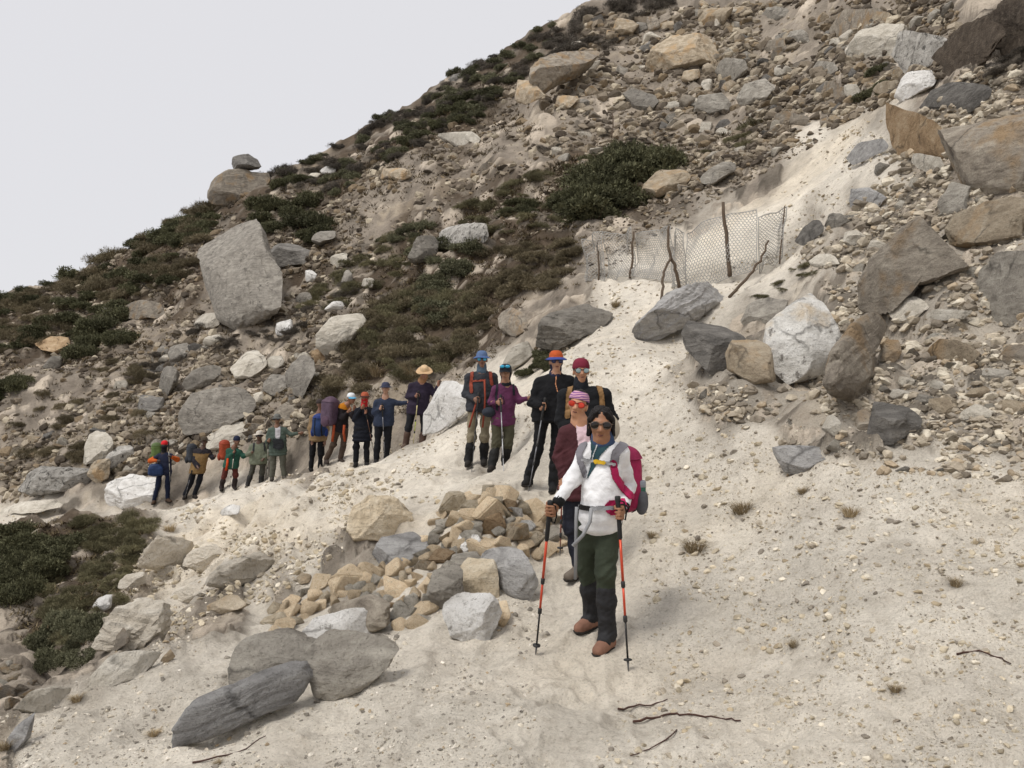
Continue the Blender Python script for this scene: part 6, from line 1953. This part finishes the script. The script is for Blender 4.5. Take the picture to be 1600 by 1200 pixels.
# 9 red face cover
D = 16.8
g_ = ((570, 636, D - .22), (586, 716, D - .25))
root, j, out, bp_, hp, Rh = person('hiker in dark navy with a red face cover and hands raised to the chin', D,
    Jt('H:570,622 N:569,635 SL:558,642 SR:580,642 EL:554,656 ER:582,656,-0.05 WL:565,638,-0.2 WR:571,646,-0.22 PL:559,672 PR:575,672 KL:557,698 KR:573,698 AL:556,722 AR:573,722 TL:555,728,-0.15 TR:574,728,-0.15'),
    skinc='#94664e', top='#12151f', bottom='#121318', shoe='#1c1b1b', hem=.22, grip={'R': g_}, hat=('bucket', '#a8583e', '#4a2a24'), scarf=('#b3262a', 'mask'), bulk=1.05)
pole('thin brown pole of the hiker with the red face cover', *g_, ('#6a4a3a', '#6a4a3a', '#5a4a3a'), .007)

# 10 bending, purple pack, blue and white cap
D = 17.2
root, j, out, bp_, hp, Rh = person('hiker bending forward in a blue and white cap under a purple pack', D,
    Jt('H:549,623,-0.05 N:541,633 SL:533,636,-0.05 SR:543,638,0.05 EL:533,654,-0.15 ER:551,652,-0.05 WL:543,644,-0.2 WR:553,641,-0.12 PL:525,672 PR:538,672 KL:521,695 KR:537,695 AL:510,718,0.05 AR:532,717 TL:512,726,-0.1 TR:537,724,-0.1'),
    skinc='#8f6650', top='#241f22', bottom='#4d4036', shoe='#3a302a', hem=.02, hat=('cap', '#d8dde0', '#5aa7cc'), head=(.95, .1, 0), sleeve2=None)
onto(root, out['jacket'], 'yoke', fpoly(bp_, '525,622 552,624 556,640 538,640 524,636', .6), '#c07a1e', .002, .005)
pk = pack('big dull purple rucksack on the bending hiker', W(516, 644, D - .12), (.40, .30, .66), 1.2, '#584757', '#54404f', tilt=.05)
for x in (522, 538):
    dangle(pk, [(x, 664, D - .2), (x - 1, 676, D - .22), (x - 3 if x < 530 else x + 1, 690, D - .22)], .030, '#a04a2a')

# 11 blue pack
D = 17.9
root, j, out, bp_, hp, Rh = person('hiker in a tan jacket and black trousers seen from behind under a blue pack', D,
    Jt('H:501,632 N:499,646 SL:488,652 SR:508,652 EL:485,670 ER:511,670 WL:487,686,-0.05 WR:508,688,-0.05 PL:489,686 PR:502,686 KL:488,710 KR:501,710 AL:486,731 AR:500,730 TL:483,737,0.1 TR:500,736,0.1'),
    skinc='#7a5a48', top='#8a7355', bottom='#141417', shoe='#1d1b1a', hem=.02, hat=('beanie', '#3a3230', None), head=(2.7, 0, 0), bulk=1.05)
pk = pack('bright blue rucksack with white trim on the hiker in the tan jacket', W(499, 665, D - .26), (.34, .22, .52), math.pi, '#203660', '#1b3270')

# 12 green open jacket
D = 19.5
g_ = ((419, 685, D - .2), (418, 750, D - .15))
root, j, out, bp_, hp, Rh = person('hiker in an open grey-green jacket over a white shirt, grey bucket hat', D,
    Jt('H:433,655 N:433,667 SL:422,673 SR:445,672 EL:417,690 ER:455,679 WL:421,686,-0.2 WR:466,677 PL:427,704 PR:441,704 KL:427,725 KR:442,725 AL:425,745 AR:444,743 TL:424,750,-0.15 TR:446,748,-0.15'),
    skinc='#7d5c48', top='#4c5850', bottom='#5a5a50', shoe='#4a4640', hem=.10, grip={'L': g_}, hat=('bucket', '#6a6a66', '#5a5a57'), bulk=1.1, legw=1.12, glasses=('#1a1a1a', '#1a1a1a', 0))
onto(root, out['jacket'], 'shirt', fpoly(bp_, '430,664 438,664 438,680 436,686 430,684'), '#b4b2b5', .001, .004)
onto(root, out['jacket'], 'waist_bag', fpoly(bp_, '427,686 442,686 443,700 436,703 428,700'), '#26282b', .002, .04)
pole('pale pole beside the hiker in the open grey-green jacket', *g_, ('#a9a59a', '#a9a59a', '#a9a59a'), .009)

# 13 pale wide hat
D = 20.0
g_ = ((396, 701, D - .22), (392, 768, D - .2))
root, j, out, bp_, hp, Rh = person('hiker in a sage jacket with a pale wide-brimmed hat, between the green jackets', D,
    Jt('H:405,681 N:405,692 SL:394,698 SR:415,697 EL:387,710 ER:418,711 WL:393,707,-0.2 WR:413,716,-0.1 PL:397,722 PR:411,722 KL:393,739 KR:409,738 AL:387,757 AR:408,754 TL:385,762,-0.15 TR:408,759,-0.15'),
    skinc='#5c4436', top='#6e7362', bottom='#46453e', shoe='#2a2826', hem=.03, hat=('wide', '#c6bfb4', '#bcb3a6'), bulk=1.1, glasses=('#1a1a1a', '#151515', 0), gaiter='#2c2b2a')
pk = pack('dark rucksack on the hiker with the pale hat', W(405, 705, D + .2), (.3, .2, .45), 0, '#2f3234', '#26282a')
wear_strap(pk, out['jacket'], bp_, fline(bp_, '397,692 396,704', 2.6), '#26282a'); wear_strap(pk, out['jacket'], bp_, fline(bp_, '413,692 414,704', 2.6), '#26282a')

# 14 green shirt, orange pack
D = 20.3
g_ = ((367, 701, D - .2), (358.5, 763, D - .15))
root, j, out, bp_, hp, Rh = person('hiker in a green shirt and maroon trousers under an orange pack', D,
    Jt('H:370,689,-0.05 N:366,699 SL:357,704 SR:374,706 EL:356,716,-0.05 ER:380,713 WL:365,707,-0.2 WR:389,710,-0.05 PL:354,729 PR:367,729 KL:350,745 KR:368,744 AL:346,761 AR:366,760 TL:346,766,-0.15 TR:369,765,-0.12'),
    skinc='#7a5845', top='#2a5244', bottom='#5a2c26', shoe='#2a2420', hem=.02, grip={'L': g_}, hat=('beanie', '#20263c', None), head=(.5, .2, 0), gaiter='#2a211f')
pk = pack('orange and black rucksack on the hiker in the green shirt', W(351, 704, D + .10), (.30, .24, .54), .5, '#9c452a', '#8f3a22')
dangle(pk, [(356, 716, D - .15), (355, 726, D - .16), (353, 735, D - .16)], .03, '#cc4a22')
pole('light pole of the hiker in the green shirt', *g_, ('#c8c2b4', '#c8c2b4', '#b4ae9f'), .010)

# 15 brown wide hat
D = 20.7
g_ = ((300, 735, D - .2), (289, 778, D - .15))
root, j, out, bp_, hp, Rh = person('hiker in a tan and black jacket with a brown wide-brimmed hat and a grey pack', D,
    Jt('H:319.5,690 N:317,701 SL:306,706 SR:325,706 EL:304,720,-0.05 ER:332,715 WL:308,728,-0.15 WR:335,713,-0.1 PL:303,734 PR:315,734 KL:298,754 KR:311,754 AL:289,774 AR:304,773 TL:287,779,-0.15 TR:308,778,-0.15'),
    skinc='#5a4236', top='#7d6440', bottom='#15171f', shoe='#2a2522', hem=.08, hat=('wide', '#4d4438', '#453c32'), head=(.4, 0, 0), bulk=1.08, sleeve2='#26242a')
onto(root, out['jacket'], 'yoke', fpoly(bp_, '300,696 330,696 332,708 318,709 302,708', .9), '#2a262a', .002, .006)
pk = pack('dark grey rucksack on the hiker with the brown hat', W(300, 709, D + .08), (.30, .24, .52), .6, '#3b3f46', '#2b2e34')
pole('grey pole slanting by the leg of the hiker with the brown hat', *g_, ('#77777a', '#77777a', '#77777a'), .009)

# 16 red cap
D = 21.0
root, j, out, bp_, hp, Rh = person('last hiker at the left end of the line, red cap, navy clothes and orange sleeves', D,
    Jt('H:257,696 N:256,707 SL:249,712 SR:266,712 EL:235,720,-0.05 ER:277,718 WL:246,720,-0.2 WR:268,714,-0.2 PL:250,738 PR:263,738 KL:246,760 KR:262,759 AL:241,782 AR:262,779 TL:239,787,-0.12 TR:268,784,-0.12'),
    skinc='#3a2c26', top='#20253a', bottom='#1a2138', shoe='#4a3a2e', hem=.04, hat=('beanie', '#c8242a', None), scarf=('#17171b', 'mask'), head=(.1, 0, 0), sleeve2='#b8571f', bulk=1.0, legw=.95)
pk = pack('lime green rucksack top behind the hiker with the red cap', W(245, 706, D + .12), (.30, .2, .48), .3, '#5f7440', '#506238')
pk = pack('blue bag hanging at the hip of the hiker with the red cap', W(243, 735, D - .18), (.40, .24, .36), .4, '#22365c', '#1f3f7c', lid=False, pockets=False, name='shoulder_bag', group=None)
pole('pale pole held upright by the hiker with the red cap', (263, 690, D - .25), (266, 755, D - .2), ('#a9a79f', '#a9a79f', '#8a8880'), .010)

# ------------------------------------------------------------------ wire fence, sticks and twigs
wire = solid('#a3a09a', .55, .2, name='galvanised_wire')
bark = solid('#5a4c3e', .95, name='weathered_stick')
def prism(V, Fc, a, b, r):
    d_ = unit(b - a); s = unit(np.cross(d_, [0.3, 1, 0.2])); w = np.cross(d_, s)
    i = len(V)
    for p in (a, b):
        for k in range(3):
            q = 2.0944 * k
            V.append(p + r * (s * math.cos(q) + w * math.sin(q)))
    for k in range(3):
        Fc.append((i + k, i + (k + 1) % 3, i + 3 + (k + 1) % 3, i + 3 + k))
fence = thing('wire_fence', 'sagging hexagonal wire mesh fence on the scree with rough stick posts', 'fence', tuple(W(1065, 448, 15.5)))
fb = np.array(fence.location)
def panel(b0, b1, t0, t1, cell, seed, rad=.0075):
    P00, P10, P01, P11 = (W(*q) for q in (b0, b1, t0, t1))
    wd_ = np.linalg.norm(P10 - P00); ht = np.linalg.norm(P01 - P00)
    nrm = unit(np.cross(P10 - P00, P01 - P00))
    nx, nz = max(3, int(wd_ / cell)), max(4, int(ht / (cell * .8)))
    def Sf(u, v):
        p = (P00 * (1 - u) + P10 * u) * (1 - v) + (P01 * (1 - u) + P11 * u) * v
        n_ = float(vnoise(np.array([[u * 3.1 + seed, v * 2.3, seed]]), seed)[0]); m_ = float(vnoise(np.array([[u * 9 + seed, v * 7, seed + 2]]), seed)[0])
        return p + nrm * (.16 * n_ + .03 * m_) + np.array([0, 0, .05 * n_ * v])
    V, Fc = [], []
    for r in range(nz):
        v0, v1, v2 = r / nz, (r + .45) / nz, (r + 1) / nz
        for c in range(nx + 1):
            o = .5 * (r % 2)
            u0 = (c + o) / nx
            if u0 > 1: continue
            prism(V, Fc, Sf(u0, v0), Sf(u0, v1), rad)
            for du in (-.5, .5):
                u1 = u0 + du / nx
                if 0 <= u1 <= 1:
                    prism(V, Fc, Sf(u0, v1), Sf(u1, v2), rad)
    obj('mesh_panel', mesh_np('mesh_panel', np.array(V) - fb, np.array(Fc), False, [wire]), fence)
    for e in ([Sf(k / 12, 1) for k in range(13)], [Sf(k / 12, 0) for k in range(13)], [Sf(0, k / 8) for k in range(9)], [Sf(1, k / 8) for k in range(9)]):
        obj('edge_wire', tube_mesh('edge_wire', [q - fb for q in e], [.009] * len(e), wire, 5), fence)
panel((914, 440, 17.6), (948, 440, 17.2), (909, 374, 17.9), (945, 366, 17.5), .058, 3)
panel((948, 440, 17.2), (990, 432, 16.8), (945, 366, 17.5), (990, 360, 17.1), .055, 9)
panel((990, 432, 16.8), (1050, 440, 15.9), (990, 362, 17.1), (1052, 358, 16.1), .055, 5)
panel((1048, 452, 15.6), (1070, 448, 15.4), (1050, 362, 15.9), (1070, 366, 15.6), .056, 6)
panel((1070, 448, 15.4), (1186, 424, 14.6), (1070, 358, 15.8), (1184, 332, 15.0), .064, 7)
panel((1186, 424, 14.6), (1222, 404, 14.5), (1184, 332, 15.0), (1229, 322, 14.9), .055, 8)
def stick(name, path, r0, r1, parent=None, **props):
    P = [W(*p) for p in path]
    # resample with small kinks
    Q = []
    for a, b in zip(P[:-1], P[1:]):
        for k in range(4):
            Q.append(a + (b - a) * k / 4 + rng.normal(size=3) * r0 * .35)
    Q.append(P[-1])
    rr = np.linspace(r0, r1, len(Q))
    if parent is not None:
        o = obj(name, tube_mesh(name, [q - np.array(parent.location) for q in Q], rr, bark, 8), parent)
    else:
        o = obj(name, tube_mesh(name, [q - Q[0] for q in Q], rr, bark, 8), loc=tuple(Q[0]), **props)
    return o
stick('post', [(1139, 432, 14.9), (1136, 380, 15.0), (1130, 316, 15.1)], .045, .030, fence)
stick('post', [(984, 436, 16.8), (989, 400, 16.9), (990, 362, 17.0)], .028, .020, fence)
stick('post', [(935, 442, 17.3), (936, 410, 17.4), (934, 378, 17.5)], .022, .018, fence)
stick('post', [(1218, 412, 14.4), (1222, 365, 14.6), (1226, 322, 14.8)], .016, .012, fence)
fk = thing('forked_stick', 'forked stick propped against the middle of the wire fence', 'stick', tuple(W(1047, 445, 15.2)))
stick('prong', [(1062, 450, 15.3), (1056, 420, 15.3), (1048, 402, 15.3), (1044, 380, 15.4), (1045, 354, 15.5)], .035, .025, fk)
stick('prong', [(1033, 470, 14.6), (1036, 440, 14.9), (1038, 422, 15.1), (1048, 402, 15.28)], .028, .022, fk)
stick('leaning_stick', [(1139, 464, 14.0), (1172, 428, 14.3), (1188, 408, 14.4), (1201, 376, 14.6)], .030, .018, label='bent bare stick leaning in front of the right end of the wire fence', category='stick')
stick('thin_stick', [(956, 215, 31.5), (958, 195, 31.6), (957, 176, 31.7)], .03, .02, label='thin upright stick on the slope above the large juniper thicket', category='stick')
def twig_on(path, r0, label):
    P = []
    for x, y in pts(path):
        D = hit(x, y) or 4
        p = W(x, y, D); p[2] = zground(p[0], p[1]) + r0 * 1.6
        P.append(p)
    Q = []
    for a, b in zip(P[:-1], P[1:]):
        for k in range(3):
            Q.append(a + (b - a) * k / 3 + rng.normal(size=3) * r0 * .5)
    Q.append(P[-1])
    obj('fallen_twig', tube_mesh('fallen_twig', [q - Q[0] for q in Q], np.linspace(r0, r0 * .5, len(Q)), solid('#4a3128', .9, name='twig'), 6), loc=tuple(Q[0]), label=label, category='twig', group='fallen twigs')
twig_on('990,1131 1020,1124 1048,1117 1062,1118 1100,1121 1135,1124 1157,1129', .007, 'long reddish twig on the sand at the bottom centre')
twig_on('967,1112 990,1106 1018,1104 1043,1095', .006, 'short twig above the long reddish twig')
twig_on('1058,1142 1040,1158 1015,1172 985,1184', .004, 'thin curved twig below the long reddish twig')
twig_on('300,1194 340,1186 385,1170 415,1152', .005, 'thin twig on the gravel at the bottom left')
twig_on('1495,1022 1530,1020 1565,1030 1580,1040', .005, 'thin root lying on the right-hand sand')
